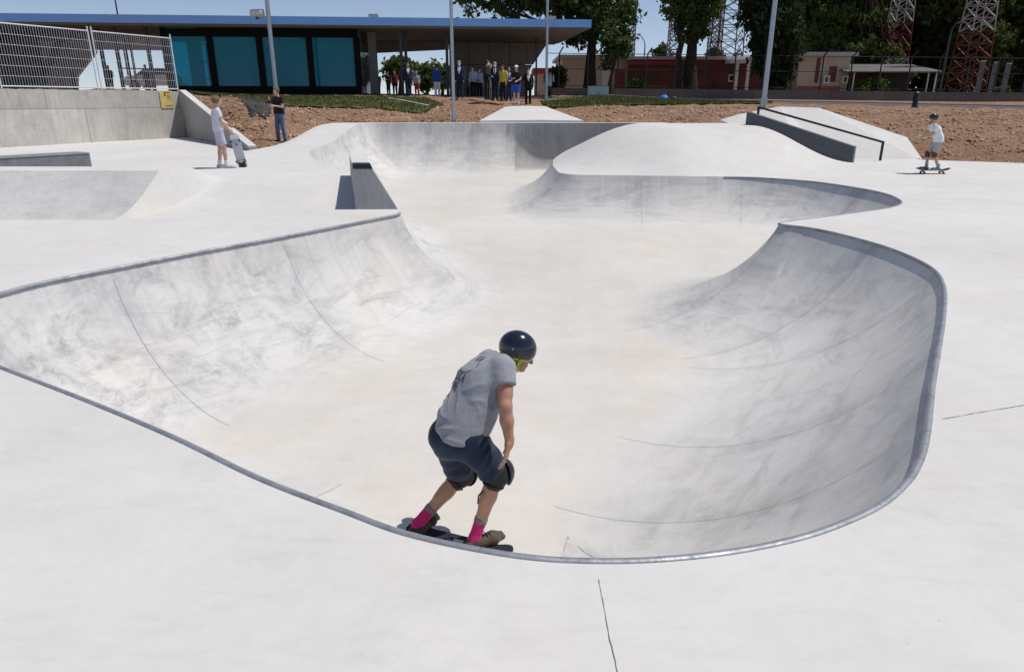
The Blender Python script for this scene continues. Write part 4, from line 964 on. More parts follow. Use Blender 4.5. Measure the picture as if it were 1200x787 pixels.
# grey tee shirt
TEE = cloth('grey_tee', (.30, .312, .34), .12, .9, 30)
def folds(P, a=.007):
    u = P @ np.array([.75, .2, .62]); w = P @ np.array([-.55, .1, .83]); m = P @ np.array([.3, .9, -.2])
    cr = 1 - np.abs(np.sin(w * 41 + 1.8 * np.sin(u * 13) + 1.5 * np.sin(m * 17))) ** .6
    return -a * 1.1 * cr * np.clip(.2 + np.sin(u * 15 + m * 13), 0, 1) + a * .55 * (np.sin(w * 46 + 2.2 * np.sin(u * 9) + 1.5 * np.sin(m * 11)) * .5 + np.sin(w * 23 + u * 17 + 1.7 * np.sin(m * 8)) * .6)
hemc = (hipR + hipL) / 2 + (neck - (hipR + hipL) / 2) * .17
def tee_f(P):
    d = tee_torso(P, .012); ax = neck - (hipR + hipL) / 2; tt = np.clip((P - hemc) @ ax / (ax @ ax), 0, 1)
    low = rc(P, hemc, hemc + ax * .30, .180, .148); d = sm(.07, d, low)
    un = ax / np.linalg.norm(ax); sdv = (shR - shL) / np.linalg.norm(shR - shL)
    q1 = P @ (un * .8 - sdv * .6); q2 = P @ (un * .55 + sdv * .85); m1 = P @ (un * .3 + sdv * .9); m3 = P[:, 1]
    c1 = 1 - np.abs(np.sin(q1 * 38 + 1.6 * np.sin(m1 * 14) + 1.2 * np.sin(m3 * 21))) ** .6; c2 = 1 - np.abs(np.sin(q2 * 31 + 1.8 * np.sin(q1 * 9 + 1))) ** .6
    k1 = np.clip(.25 + np.sin(m1 * 17 + 2 * np.sin(q1 * 8)) * .8, 0, 1); k2 = np.clip(np.sin(q1 * 15 + m1 * 11), 0, 1)
    d = d - (.013 * c1 * k1 + .011 * c2 * k2) * (1.1 - .8 * tt) + .004 * np.sin(q1 * 14 + m1 * 9)
    sl = sm(.03, rc(P, shR, shR * .52 + elR * .48, .074, .079), rc(P, shL, shL * .55 + elL * .45, .074, .078)) + folds(P, .004)
    sl = np.maximum(sl, plane(P, shR * .50 + elR * .50, elR - shR) * (1) if False else sl)
    cutR = np.maximum(rc(P, shR, shR * .5 + elR * .5, .074, .080) + folds(P, .003), plane(P, shR * .54 + elR * .46, elR - shR))
    cutL = np.maximum(rc(P, shL, shL * .5 + elL * .5, .074, .078), plane(P, shL * .54 + elL * .46, elL - shL))
    d = sm(.035, d, cutR, cutL)
    hem = hemc + folds(P, .012)[:, None] * 0
    d = np.maximum(d, plane(P, hemc - ax / np.linalg.norm(ax) * .045, np.array([-.10, .12, -1.0])) - folds(P, .006))
    return np.maximum(d, plane(P, neck + (neck - chest) * .06, neck - chest + np.array([.05, .05, .02])))
tee = sdf_obj('t_shirt', tee_f, np.array([hipR, hipL, shR, shL, elR, elL, neck]).min(0) - .3, np.array([hipR, hipL, shR, shL, elR, elL, neck]).max(0) + .2, .0095, TEE, skater, True)
# navy shorts
NAVY = cloth('navy_denim', (.013, .023, .055), .4, .8, 16)
def shorts_f(P):
    pel = (hipR + hipL) / 2; sdv = hipR - hipL; sdv /= np.linalg.norm(sdv); ax = neck - pel; ax /= np.linalg.norm(ax)
    d = sm(.08, rc(P, pel + sdv * .055 - ax * .02, pel + sdv * .055 + ax * .07, .128, .12), rc(P, pel - sdv * .055 - ax * .02, pel - sdv * .055 + ax * .07, .128, .12))
    for h, k in ((hipR, kneeR), (hipL, kneeL)):
        e = h * .16 + k * .84; leg = rc(P, h, e, .122, .105); leg = np.maximum(leg, plane(P, h * .14 + k * .86, k - h)); d = sm(.05, d, leg)
    d = d + folds(P, .009)
    return np.maximum(d, plane(P, pel + ax * .11, ax))
sdf_obj('shorts', shorts_f, np.array([hipR, hipL, kneeR, kneeL]).min(0) - .25, np.array([hipR, hipL, kneeR, kneeL]).max(0) + .25, .009, NAVY, skater, True)
# knee pads, socks, shoes
PADC = mat('black_neoprene', (.012, .012, .013), .7, 0, .3, 20, .4, 90); PADH = mat('black_pad_shell', (.018, .018, .02), .4, 0, .2, 12)
for h, k, a in ((hipR, kneeR, ankR), (hipL, kneeL, ankL)):
    th = (k - h) / np.linalg.norm(k - h); sh = (a - k) / np.linalg.norm(a - k); fw = th - sh; fw /= np.linalg.norm(fw)
    def pad_f(P): 
        d = sm(.04, rc(P, k - th * .07, k + fw * .012, .082, .076), rc(P, k + fw * .012, k + sh * .085, .076, .066)); d = d + folds(P, .004)
        d = np.maximum(d, -plane(P, k - th * .085, th)); return np.maximum(d, plane(P, k + sh * .10, sh))
    pd = sdf_obj('knee_pad', pad_f, k - .2, k + .2, .009, PADC, skater, True)
    def cap_f(P):
        d = np.abs(sm(.03, ell(P, k + fw * .03, (.085, .085, .09)), rc(P, k + fw * .03 - th * .03, k + fw * .03 + sh * .05, .078, .07)) - .004) - .006
        return np.maximum(d, -plane(P, k + fw * .062, fw))
    sdf_obj('knee_cap_shell', cap_f, k - .2, k + .2, .008, PADH, pd, True)
    for off in (-.055, .075):
        c0 = k - th * .055 if off < 0 else k + sh * .075; nn = Vector(th if off < 0 else sh); x = nn.orthogonal().normalized(); y = nn.cross(x); r_ = .084 if off < 0 else .071
        MB().tube([Vector(c0) + (x * math.cos(q) + y * math.sin(q)) * r_ for q in np.linspace(0, 2 * math.pi, 25)], .009, 6).build('strap', PADH, pd, True, world=True)
s0 = kneeR + (ankR - kneeR) * .2 + np.array([-.06, -.05, 0]); MB().tube([s0, s0 + np.array([-.03, -.01, -.03]), s0 + np.array([-.035, -.01, -.09])], .006, 6).build('loose_strap', PADH, skater, True, world=True)
PINK = cloth('pink_sock', (.50, .018, .14), .15); SGREY = cloth('grey_sock_cuff', (.19, .16, .17), .12)
SOLE = mat('dark_rubber_sole', (.03, .027, .025), .8); SHOE1 = cloth('brown_shoe', (.05, .034, .025), .35, .8, 30); SHOE2 = cloth('tan_grey_shoe', (.095, .068, .05), .4, .8, 22)
for k, a, toe, sm_ in ((kneeR, ankR, toeR, SHOE2), (kneeL, ankL, toeL, SHOE1)):
    sh = (a - k) / np.linalg.norm(a - k); t0 = a - sh * .155
    def sock_f(P): 
        d = sm(.02, rc(P, t0, a, .0435, .040), rc(P, a, a + np.array([0, 0, -.05]), .041, .041)); d = np.maximum(d, -plane(P, t0 + sh * .03, sh)); return d
    sk_ = sdf_obj('sock', sock_f, np.minimum(t0, a) - .11, np.maximum(t0, a) + .1, .007, PINK, skater, True)
    sdf_obj('sock_cuff', lambda P: np.maximum(np.maximum(rc(P, t0 - sh * .02, t0 + sh * .1, .0465, .0445), -plane(P, t0 - sh * .004, sh)), plane(P, t0 + sh * .036, sh)), t0 - .1, t0 + .1, .006, SGREY, sk_, True)
    def shoe_f(P): return shoe_sdf(P, a, toe, upv, 1.07)[0]
    _, base, f_, sd_ = shoe_sdf(a[None], a, toe, upv, 1.07)
    so = sdf_obj('shoe', shoe_f, a - .28, a + .3, .0065, sm_, skater, True)
    sdf_obj('sole', lambda P: np.maximum(np.maximum(sm(.02, rc(P, base - f_ * .05 + upv * .02, base + f_ * .15 + upv * .02, .044, .043), rc(P, base + f_ * .15 + upv * .02, base + f_ * .215 + upv * .02, .043, .033)), plane(P, base + upv * .020, upv)), -plane(P, base - upv * .003, upv)), a - .3, a + .32, .0065, SOLE, so, True)
    for q in range(4):
        c0 = base + f_ * (.055 + .026 * q) * 1.1 + upv * (.092 - .012 * q); MB().tube([c0 - sd_ * .028, c0 + upv * .008, c0 + sd_ * .028], .0045, 5).build('lace', PADH, so, True, world=True)
# helmet
HELM = mat('navy_helmet_shell', (.010, .013, .026), .18, 0, .2, 5, coat=.8); LIME = mat('lime_strap', (.55, .62, .02), .6, 0, .1, 10)
hc = headc + HF @ np.array([0, -.008, .035]); hr = np.array([.104, .130, .118])
up_h = HF[:, 2]; fw_h = HF[:, 1]
def helm_f(P):
    d = ell(P, hc, hr, HF); d = np.maximum(d, -ell(P, hc - up_h * .004, hr - .014, HF))
    return np.maximum(d, -plane(P, hc - up_h * .038 - fw_h * .01, up_h + fw_h * .03))
hm = sdf_obj('helmet', helm_f, hc - .17, hc + .17, .006, HELM, skater, True)
def liner_f(P):
    d = ell(P, hc - up_h * .006, hr - .004, HF); d = np.maximum(d, -ell(P, hc - up_h * .006, hr - .018, HF)); d = np.maximum(d, plane(P, hc - up_h * .034, up_h)); return np.maximum(d, -plane(P, hc - up_h * .052, up_h))
sdf_obj('liner_rim', liner_f, hc - .17, hc + .17, .0055, LIME, hm, True)
rt = HF[:, 0]
for sx in (-1, 1):
    ear = headc + rt * .092 * sx - up_h * .005; chin = headc + fw_h * .045 - up_h * .128 + rt * .018 * sx
    MB().bar(hc + rt * .098 * sx + fw_h * .05 - up_h * .03, ear + fw_h * .03 - up_h * .05, .004, .02, tuple(fw_h)).build('strap', LIME, hm, world=True)
    MB().bar(hc + rt * .098 * sx - fw_h * .04 - up_h * .03, ear + fw_h * .025 - up_h * .05, .004, .018, tuple(fw_h)).build('strap', PADH, hm, world=True)
    MB().bar(ear + fw_h * .03 - up_h * .045, chin, .004, .012, tuple(fw_h)).build('strap', LIME, hm, world=True)
    ab = hc + rt * .104 * sx - fw_h * .03 + up_h * .02
    MB().lathe([(.0, -.002), (.007, -.002), (.006, .003), (.0, .004)], ab, 8, Matrix(frame(-up_h, rt * sx).tolist()).to_3x3()).build('rivet', STEEL, hm, world=True)
# short hair below the helmet
HAIR = mat('brown_hair', (.07, .04, .022), .7, 0, .3, 40, .5, 200)
sdf_obj('hair', lambda P: np.maximum(np.maximum(ell(P, headc + HF @ np.array([0, -.014, .02]), np.array([.083, .104, .104]), HF), plane(P, headc + HF @ np.array([0, .045, 0]), fw_h - up_h * .2)), -plane(P, headc - up_h * .05, up_h)), headc - .15, headc + .16, .007, HAIR, skater, True)
# print on the back of the shirt, following the cloth
dg = bpy.context.evaluated_depsgraph_get()
vsh = np.zeros(len(tee.data.vertices) * 3, np.float32); tee.data.vertices.foreach_get('co', vsh); vsh = vsh.reshape(-1, 3)
bvh = BVHTree.FromPolygons([Vector(v) for v in vsh], [tuple(p.vertices) for p in tee.data.polygons])
INK = mat('black_print', (.03, .032, .045), .8, 0, .4, 30)
def decal(v2, faces, org, ex, ey, nm, thick=.0025):
    nrm = ex.cross(ey).normalized(); out = []
    for x, y in v2:
        p = org + ex * x + ey * y; hit = bvh.ray_cast(p + nrm * .5, -nrm)
        q = hit[0] + hit[1] * thick if hit[0] is not None else p
        out.append(q)
    MB().add(out, faces).build(nm, INK, tee, world=False)
def text_mesh(s, size):
    c = bpy.data.curves.new('t', 'FONT'); c.body = s; c.size = size; c.align_x = 'CENTER'; c.resolution_u = 2; o = bpy.data.objects.new('t', c)
    COL.objects.link(o); bpy.context.view_layer.update(); me = o.to_mesh(); V = [(v.co.x, v.co.y) for v in me.vertices]; Fs = [tuple(p.vertices) for p in me.polygons]; o.to_mesh_clear(); bpy.data.objects.remove(o); return V, Fs
sdw = Vector(shR - shL).normalized(); axw = Vector(neck - (hipR + hipL) / 2).normalized(); sdw = (sdw - axw * sdw.dot(axw)).normalized()
bc = Vector(chest) * .72 + Vector(neck) * .28
back_c = Vector(chest * .8 + neck * .2)
for s, size, dy in (('KA', .075, .07), ('ESKA', .09, -.10), ('RE', .085, -.17)):
    V, Fs = text_mesh(s, size); decal(V, Fs, back_c + axw * dy, sdw, axw, 'print')
arc = [(.12 * math.cos(a) * 1.0, .02 + .055 * math.sin(a)) for a in np.linspace(-2.6, .9, 28)]
V = []; 
for k, (x, y) in enumerate(arc): r = 1.0; V += [(x, y - .003), (x, y + .003)]
decal(V, [(2 * k, 2 * k + 2, 2 * k + 3, 2 * k + 1) for k in range(len(arc) - 1)], back_c, sdw, axw, 'print')

# ------------------------------------------------------------------ skateboards
WHL = mat('wheel_urethane', (.62, .6, .55), .5); GRIP = mat('black_grip_tape', (.018, .02, .028), .95, 0, .4, 60, .5, 300)
def skateboard(label, under, top_mat, loc, rot, length=.80, width=.205, wheel=WHL):
    t = thing('skateboard', label, 'skateboard', loc); t.rotation_mode = 'QUATERNION'; t.rotation_quaternion = rot
    n = 40; V = []; hw = width / 2; hl = length / 2
    for k in range(n + 1):
        x = -hl * math.cos(math.pi * k / n); e = max(0, abs(x) - (hl - hw)); w = math.sqrt(max(.0004, hw * hw - e * e)) if e < hw else .01
        z = .085 + max(0, abs(x) - hl * .62) ** 1.3 * .62
        V += [(x, -w, z + .004), (x, 0, z), (x, w, z + .004)]
    top_ = [(3 * k + j, 3 * k + 3 + j, 3 * k + 4 + j, 3 * k + 1 + j) for k in range(n) for j in (0, 1)]
    m = len(V); Vb = [(x, y, z - .011) for x, y, z in V]
    MB().add(V, top_).build('grip_tape', top_mat, t, True)
    rim = [0] + [3 * k for k in range(n + 1)]
    side = []
    for k in range(n): side += [(3 * k, m + 3 * k, m + 3 * k + 3, 3 * k + 3), (3 * k + 2, 3 * k + 5, m + 3 * k + 5, m + 3 * k + 2)]
    side += [(0, 1, m + 1, m), (1, 2, m + 2, m + 1), (3 * n, m + 3 * n, m + 3 * n + 1, 3 * n + 1), (3 * n + 1, m + 3 * n + 1, m + 3 * n + 2, 3 * n + 2)]
    V2 = [(x, y, z - .0015) for x, y, z in V]
    MB().add(V2 + Vb, side + [tuple(reversed([i + m for i in f])) for f in top_]).build('deck', under, t, True, sharp=50)
    for sx in (-1, 1):
        x = sx * hl * .56
        tr = MB().bar((x, -.07, .05), (x, .07, .05), .022).build('truck', STEEL, t)
        MB().prism([(x - .03, -.025, .045), (x + .03, -.025, .045), (x + .04, -.028, .075), (x - .04, -.028, .075)], (0, .053, 0)).build('base_plate', STEEL, tr)
        for sy in (-1, 1): MB().lathe([(.012, -.016), (.024, -.016), (.027, -.008), (.027, .008), (.024, .016), (.012, .016)], (x, sy * .088, .027), 14, Matrix.Rotation(math.pi / 2, 3, 'X')).build('wheel', wheel, t, True)
    return t
brot = Matrix(np.stack([bd, np.cross(upv, bd), upv], 1).tolist()).to_quaternion()
bctr = feet_mid + bd * .10; bz0 = BZ - .084 - .088; print('BOARD', bz0, YS, bctr)
board = skateboard('skateboard with black grip tape and a white mark under the helmeted skater', mat('board_wood', (.25, .15, .08), .5), GRIP, (bctr[0], bctr[1], bz0), brot, .80)
MKW = mat('white_print', (.6, .6, .6), .7)
MB().box((-.02, 0.02, .0905), (.075, .06, .0012)).build('printed_mark', MKW, board)
MB().box((-.085, 0.01, .0905), (.035, .045, .0012)).build('printed_mark', mat('grey_print', (.25, .25, .28), .7), board)
# ------------------------------------------------------------------ other people
def person(label, pos, rz, h, top='tee', topc=None, pants=None, shorts=False, hair=(.05, .03, .02), skin=None, arms='down', lean=0.0, crouch=0.0, mask=None, cap=None, shirt=None, tie=None, shoes=(.02, .02, .02), socks=None, res=.021, head=None, step=0.0, group=None, hand_res=False, wrT=None):
    s = h / 1.75; t = thing('person', label, 'person', pos, rz, group); skin = skin or SKIN2
    V3 = lambda x, y, z: np.array([x, y, z]) * s
    c = crouch; pel = V3(0, -.10 * c - .0, .95 - .28 * c); ch = V3(0, .10 * lean - .02 * c + .0, 1.28 - .30 * c); nk = V3(0, .17 * lean + .02, 1.475 - .33 * c); hd = V3(0, .20 * lean + .045, 1.625 - .34 * c)
    J = {}
    for sx, n_ in ((1, 'R'), (-1, 'L')):
        st = step * sx
        J['hip' + n_] = pel + V3(sx * .092, 0, -.03); J['ank' + n_] = V3(sx * .10, st, .085); J['knee' + n_] = (J['hip' + n_] + J['ank' + n_]) / 2 + V3(sx * .03 * c, .03 + .26 * c, .02)
        J['sh' + n_] = nk + V3(sx * .178, -.02, -.055)
        a = arms if isinstance(arms, str) else arms[0 if sx > 0 else 1]
        e, w = {'down': ((.05, -.03, -.28), (.03, .05, -.54)), 'fold': ((.05, .05, -.27), (-.12, .26, -.24)), 'up': ((.05, .17, -.20), (-.07, .30, .06)), 'front': ((.04, .06, -.26), (-.10, .25, -.36)), 'back': ((.07, -.09, -.26), (-.06, -.15, -.46)),
                'out': ((.16, .03, -.22), (.26, .12, -.40)), 'reach': ((.03, .16, -.22), (-.02, .36, -.38)), 'phone': ((.05, .12, -.24), (-.08, .27, -.06))}[a]
        J['el' + n_] = J['sh' + n_] + V3(sx * e[0], e[1], e[2]); J['wr' + n_] = J['sh' + n_] + V3(sx * w[0], w[1], w[2])
    if wrT is not None: J['wrR'] = np.asarray(wrT, float); J['elR'] = (J['shR'] + J['wrR']) / 2 + V3(.05, -.05, -.03)
    HFr = np.eye(3) if head is None else np.array(Matrix.Rotation(head, 3, 'Z'))
    def torso(P, g=0.0):
        d = sm(.1 * s, rc(P, pel + V3(.075, 0, .02), ch + V3(.085, 0, 0), (.10 + g) * s, (.108 + g) * s), rc(P, pel + V3(-.075, 0, .02), ch + V3(-.085, 0, 0), (.10 + g) * s, (.108 + g) * s))
        return sm(.07 * s, d, rc(P, J['shR'] + V3(-.05, 0, -.01), J['shL'] + V3(.05, 0, -.01), (.066 + g) * s), rc(P, ch, nk + V3(0, -.01, -.06), (.10 + g) * s, (.07 + g) * s))
    def arm(P, n_, g, frac=1.0):
        a, e, w = J['sh' + n_], J['el' + n_], J['wr' + n_]
        if frac < .99: return np.maximum(rc(P, a, a + (e - a) * .8, (.05 + g) * s, (.05 + g) * s), plane(P, a + (e - a) * frac, e - a))
        return sm(.02 * s, rc(P, a, e, (.05 + g) * s, (.042 + g) * s), rc(P, e, w, (.042 + g) * s, (.028 + g * 1.1) * s))
    def body(P):
        d = head_sdf(P, hd, HFr, .98 * s); d = sm(.03 * s, d, rc(P, nk + V3(0, -.02, -.06), hd + V3(0, -.025, -.05), .058 * s, .052 * s)); d = sm(.04 * s, d, torso(P, -.02))
        for n_, sx in (('R', 1), ('L', -1)):
            d = sm(.02 * s, d, arm(P, n_, -.004)); dr = J['wr' + n_] - J['el' + n_]
            if hand_res: d = sm(.01 * s, d, hand_sdf(P, J['wr' + n_], dr, np.array([-sx * .8, .6, 0.1]), np.array([-sx * .8, -.2, -.1]), s * .98, .5))
            else: dr = dr / np.linalg.norm(dr); d = sm(.02 * s, d, rc(P, J['wr' + n_], J['wr' + n_] + dr * .07 * s, .034 * s, .036 * s), rc(P, J['wr' + n_] + dr * .07 * s, J['wr' + n_] + dr * .14 * s, .03 * s, .02 * s))
            h_, k_, a_ = J['hip' + n_], J['knee' + n_], J['ank' + n_]; d = sm(.03 * s, d, rc(P, h_, k_, .082 * s, .056 * s), rc(P, k_, k_ * .65 + a_ * .35, .054 * s, .05 * s), rc(P, k_ * .65 + a_ * .35, a_, .05 * s, .036 * s))
        return d
    pts = np.array(list(J.values()) + [hd, pel]); lo, hi = pts.min(0) - .21 * s, pts.max(0) + .21 * s; lo[2] = -.02
    sdf_obj('body', body, lo, hi, res if not hand_res else res * .8, skin, t)
    suit = top == 'suit'; ha = pel[2] - (.11 if suit else .03) * s; fr = {'tee': .62, 'shirt': 1.0, 'suit': 1.0}[top]
    def topf(P):
        g = .022 if suit else .012; d = torso(P, g); lowr = rc(P, pel + V3(.07, 0, -.08), pel + V3(.07, 0, .1), (.125 if suit else .118) * s, .115 * s); lowl = rc(P, pel + V3(-.07, 0, -.08), pel + V3(-.07, 0, .1), (.125 if suit else .118) * s, .115 * s)
        d = sm(.06 * s, d, lowr, lowl); d = d + folds(P * 1.3, .006) * s
        d = sm(.03 * s, d, arm(P, 'R', g + .004, fr), arm(P, 'L', g + .004, fr)); d = np.maximum(d, -(P[:, 2] - ha)); return np.maximum(d, plane(P, nk + V3(0, 0, -.012), (0, -.35, 1)))
    tp = sdf_obj({'suit': 'jacket', 'tee': 't_shirt', 'shirt': 'shirt'}[top], topf, lo, hi, res, topc, t)
    if shirt:
        sdf_obj('shirt_front', lambda P: np.maximum(np.maximum(topf(P) - .008 * s, np.abs(P[:, 0]) - (.012 + .42 * np.clip(P[:, 2] - (ch[2] - .15 * s), 0, .2)) * s * .8), np.maximum(-(P[:, 1] - nk[1]), np.maximum(-(P[:, 2] - ch[2] + .14 * s), P[:, 2] - nk[2] + .02 * s))), lo, hi, res * .6, shirt, tp)
    if tie:
        sdf_obj('tie', lambda P: np.maximum(np.maximum(topf(P) - .016 * s, np.abs(P[:, 0]) - .022 * s), np.maximum(-(P[:, 1] - nk[1]), np.maximum(-(P[:, 2] - ch[2] + .14 * s), P[:, 2] - nk[2] + .035 * s))), lo, hi, res * .6, tie, tp)
    def pf(P):
        d = sm(.06 * s, rc(P, pel + V3(.06, 0, -.04), pel + V3(.06, 0, .06), .112 * s), rc(P, pel + V3(-.06, 0, -.04), pel + V3(-.06, 0, .06), .112 * s))
        for n_ in 'RL':
            h_, k_, a_ = J['hip' + n_], J['knee' + n_], J['ank' + n_]
            if shorts: d = sm(.04 * s, d, np.maximum(rc(P, h_, k_, .098 * s, .088 * s), plane(P, h_ * .12 + k_ * .88, k_ - h_)))
            else: d = sm(.04 * s, d, rc(P, h_, k_, .096 * s, .07 * s), np.maximum(rc(P, k_, a_, .07 * s, .062 * s), plane(P, a_ + V3(0, 0, -.03), (0, 0, -1))))
        return np.maximum(d + folds(P * 1.4, .006) * s, P[:, 2] - (pel[2] + .10 * s))
    sdf_obj('shorts' if shorts else 'trousers', pf, lo, hi, res, pants, t)
    for n_, sx in (('R', 1), ('L', -1)):
        a_ = J['ank' + n_]; sdf_obj('shoe', lambda P: shoe_sdf(P, a_, a_ + V3(.05 * sx, .2, 0), (0, 0, 1.0), s * 1.08)[0], a_ - .25 * s, a_ + .3 * s, res * .75, cloth('shoe_%02x%02x%02x' % tuple(int(x * 255) for x in shoes), shoes), t)
        if socks: sdf_obj('sock', lambda P: np.maximum(rc(P, a_ + V3(0, .004, .12), a_, .051 * s, .046 * s), P[:, 2] - a_[2] - .11 * s), a_ - .1, a_ + .2, res * .7, socks, t)
    Lh = lambda x, y, z: hd + HFr @ V3(x, y, z)
    if hair is not None:
        hm_ = mat('hair_%02x%02x%02x' % tuple(int(x * 255) for x in hair), hair, .7, 0, .3, 30, .5, 150)
        fw = HFr @ np.array([0, 1, 0.0])
        sdf_obj('hair', lambda P: np.maximum(np.maximum(ell(P, Lh(0, -.018, .032), np.array([.09, .11, .108]) * s, HFr) + folds(P * 2.4, .004), np.minimum(plane(P, Lh(0, .04, 0), fw), -(P[:, 2] - hd[2] - .065 * s))), -(P[:, 2] - hd[2] + .055 * s)), hd - .2 * s, hd + .2 * s, res * .7, hm_, t)
    if mask: sdf_obj('face_mask', lambda P: np.maximum(np.maximum(head_sdf(P, hd, HFr, .98 * s) - .007, (P[:, 2] - hd[2] + .012 * s)), np.maximum(-(P[:, 2] - hd[2] + .125 * s), -plane(P, Lh(0, .02, 0), HFr @ np.array([0, 1.0, 0])))), hd - .2 * s, hd + .2 * s, res * .6, mask, t)
    if cap: sdf_obj('cap', lambda P: np.minimum(np.maximum(ell(P, Lh(0, -.012, .04), np.array([.095, .115, .11]) * s, HFr), -(P[:, 2] - hd[2] - .05 * s)), rbox(P, Lh(0, .13, .055), np.array([.07, .06, .01]) * s, .009, HFr)), hd - .2 * s, hd + .27 * s, res * .6, cap, t)
    return t, J, hd, HFr, s

C = cloth
NAVYS = C('navy_suit', (.016, .024, .055)); BLKS = C('black_suit', (.010, .010, .013)); BLUES = C('blue_suit', (.025, .05, .14)); WSH = C('white_shirt', (.72, .73, .76), .05); LBLUE = C('light_blue_shirt', (.42, .52, .68), .08); LILAC = C('lilac_shirt', (.55, .52, .66), .08)
JEAN = C('blue_jeans', (.085, .13, .22), .25); BLKT = C('black_tee', (.010, .010, .012)); BLUEJ = C('blue_jacket', (.02, .07, .24)); WPANT = C('white_trousers', (.68, .68, .66), .06); REDP = C('red_trousers', (.5, .03, .05)); GREENT = C('green_top', (.05, .22, .12)); YEL = C('yellow_top', (.62, .55, .06)); RBLUE = C('royal_blue_shorts', (.03, .08, .42)); MASKW = C('white_mask', (.75, .77, .8), .03); MASKB = C('blue_mask', (.35, .5, .65), .05); DRED = C('dark_red_top', (.16, .03, .03)); GREYB = C('pale_grey_tee', (.62, .63, .70), .05); GREYS = C('pale_grey_shorts', (.47, .48, .56), .08); WTEE = C('white_tee', (.78, .79, .82), .03); KSHORT = C('stone_shorts', (.42, .41, .38), .08)
GRY = (.32, .31, .3); DK = (.03, .02, .015); BRN = (.08, .045, .025); BLD = (.24, .17, .10)

# boy holding his board upright on the left platform
bp = on_z(262, 197, float(z_deck(-6.05, 14.6)))
bp.z = float(z_deck(bp.x, bp.y))
wtl = Matrix.Rotation(R(62), 3, 'Z') @ (on_y(269, 152.5, bp.y + .03) - bp)
t, Jb, hd, HFr, s_ = person('boy in pale grey tee and shorts standing with a white skateboard upright at his side', bp, R(-62), 1.44, 'tee', GREYB, GREYS, True, hair=(.16, .09, .045), skin=SKIN2, arms=('reach', 'front'), res=.0145, head=R(25), socks=WSH, shoes=(.5, .5, .52), step=.07, hand_res=True, wrT=wtl)
# his board: on its tail, held by the nose
top_ = on_y(271.5, 156, bp.y + .02); bot_ = on_y(284, 198.5, bp.y + .02)
bx = (top_ - bot_).normalized(); by = Vector((0.97, .2, .15)); by = (by - bx * by.dot(bx)).normalized(); bzv = bx.cross(by)
rq = Matrix(np.stack([np.array(bx), np.array(by), np.array(bzv)], 1).tolist()).to_quaternion()
under = mat('pale_grey_board', (.50, .52, .55), .45, 0, .06, 8); mid = (top_ + bot_) / 2
LB = (top_ - bot_).length
b2 = skateboard('pale grey skateboard stood on its tail beside the boy in grey', under, GRIP, mid - bzv * -.0, rq, LB, .19, mat('dark_wheels', (.05, .05, .05), .5))
b2.location = mid + bzv * .085 if bzv.y > 0 else mid - bzv * .085
MB().box((LB * .18, 0, .0725), (.035, .035, .001)).build('printed_mark', PADH, b2)
MB().box((-LB * .36, 0, .073), (.16, .13, .003)).build('dark_graphic', PADH, b2)
# photographer in black
mp = on_y(331, 167.5, 22.6); mp.z = float(z_deck(-7.0, 22.6)) if False else mp.z
mp = Vector((mp.x, mp.y, mp.z))
t, Jm, hd, HFr, s_ = person('man in black polo and blue jeans holding a camera in front of him', mp, R(150), 1.66, 'tee', BLKT, JEAN, hair=(.11, .07, .04), arms=('phone', 'fold'), res=.0165, step=.06, shoes=(.01, .01, .012))
# his camera (held: a thing of its own)
ct = Matrix.Rotation(R(150), 3, 'Z') @ Vector((Jm['wrR'] + Jm['wrL']) / 2 + np.array([0, .09, -.0])) + mp
cm = thing('camera_body', 'small black camera held by the man in jeans', 'camera', ct, R(150))
MB().box((0, 0, .03), (.13, .06, .09)).build('body', PADH, cm, bevel=.008); MB().lathe([(.034, 0), (.034, .09), (.038, .1), (.03, .1)], (0, .02, .03), 14, Matrix.Rotation(-math.pi / 2, 3, 'X')).build('lens', BLACK, cm, True)
# boy skating on the right deck
rp = on_z(1086, 203.5, 0.0)
bq = Matrix.Rotation(R(-4), 3, 'Z').to_quaternion()
skateboard('skateboard rolling under the small boy in white tee', mat('board_wood', (.25, .15, .08), .5), GRIP, (rp.x + .12, rp.y, .0), bq, .78, .2, mat('dark_wheels', (.05, .05, .05), .5))
t, Jr, hd, HFr, s_ = person('boy in white tee, stone shorts and black helmet riding a skateboard by the earth bank', (rp.x + .1, rp.y, .088), R(72), 1.34, 'tee', WTEE, KSHORT, True, hair=BRN, arms=('reach', 'front'), crouch=.30, lean=.9, res=.0145, head=R(10), shoes=(.2, .24, .27), socks=C('grey_blue_sock', (.3, .36, .4)), step=.14, hand_res=True)
hc2 = hd + np.array([0, -.01, .035]) * s_; hr2 = np.array([.105, .128, .118]) * s_
hm2 = sdf_obj('helmet', lambda P: np.maximum(np.maximum(ell(P, hc2, hr2, HFr), -ell(P, hc2, hr2 - .014, HFr)), -(P[:, 2] - hc2[2] + .035)), hc2 - .17, hc2 + .17, .009, mat('black_helmet', (.015, .016, .018), .35), t)
for sx in (-1, 1): MB().bar(hc2 + np.array([sx * .085, .0, -.03]), hd + np.array([sx * .03, .06, -.11]), .004, .018).build('strap', PADH, hm2)
for n_ in 'RL':
    k_ = Jr['knee' + n_]; sdf_obj('knee_pad', lambda P: np.maximum(rc(P, k_ + np.array([0, .01, .03]), k_ + np.array([0, -.0, -.06]), .066, .06), np.abs(P[:, 2] - k_[2] + .01) - .07), k_ - .13, k_ + .13, .012, C('brown_pad', (.14, .06, .035)), t)
    w_ = Jr['wr' + n_]; e_ = Jr['el' + n_]; sdf_obj('wrist_guard', lambda P: np.maximum(rc(P, w_ * .7 + e_ * .3, w_, .032, .029), 0 * P[:, 0] - 1), np.minimum(w_, e_) - .07, np.maximum(w_, e_) + .07, .012, C('cream_guard', (.6, .55, .4)), t)

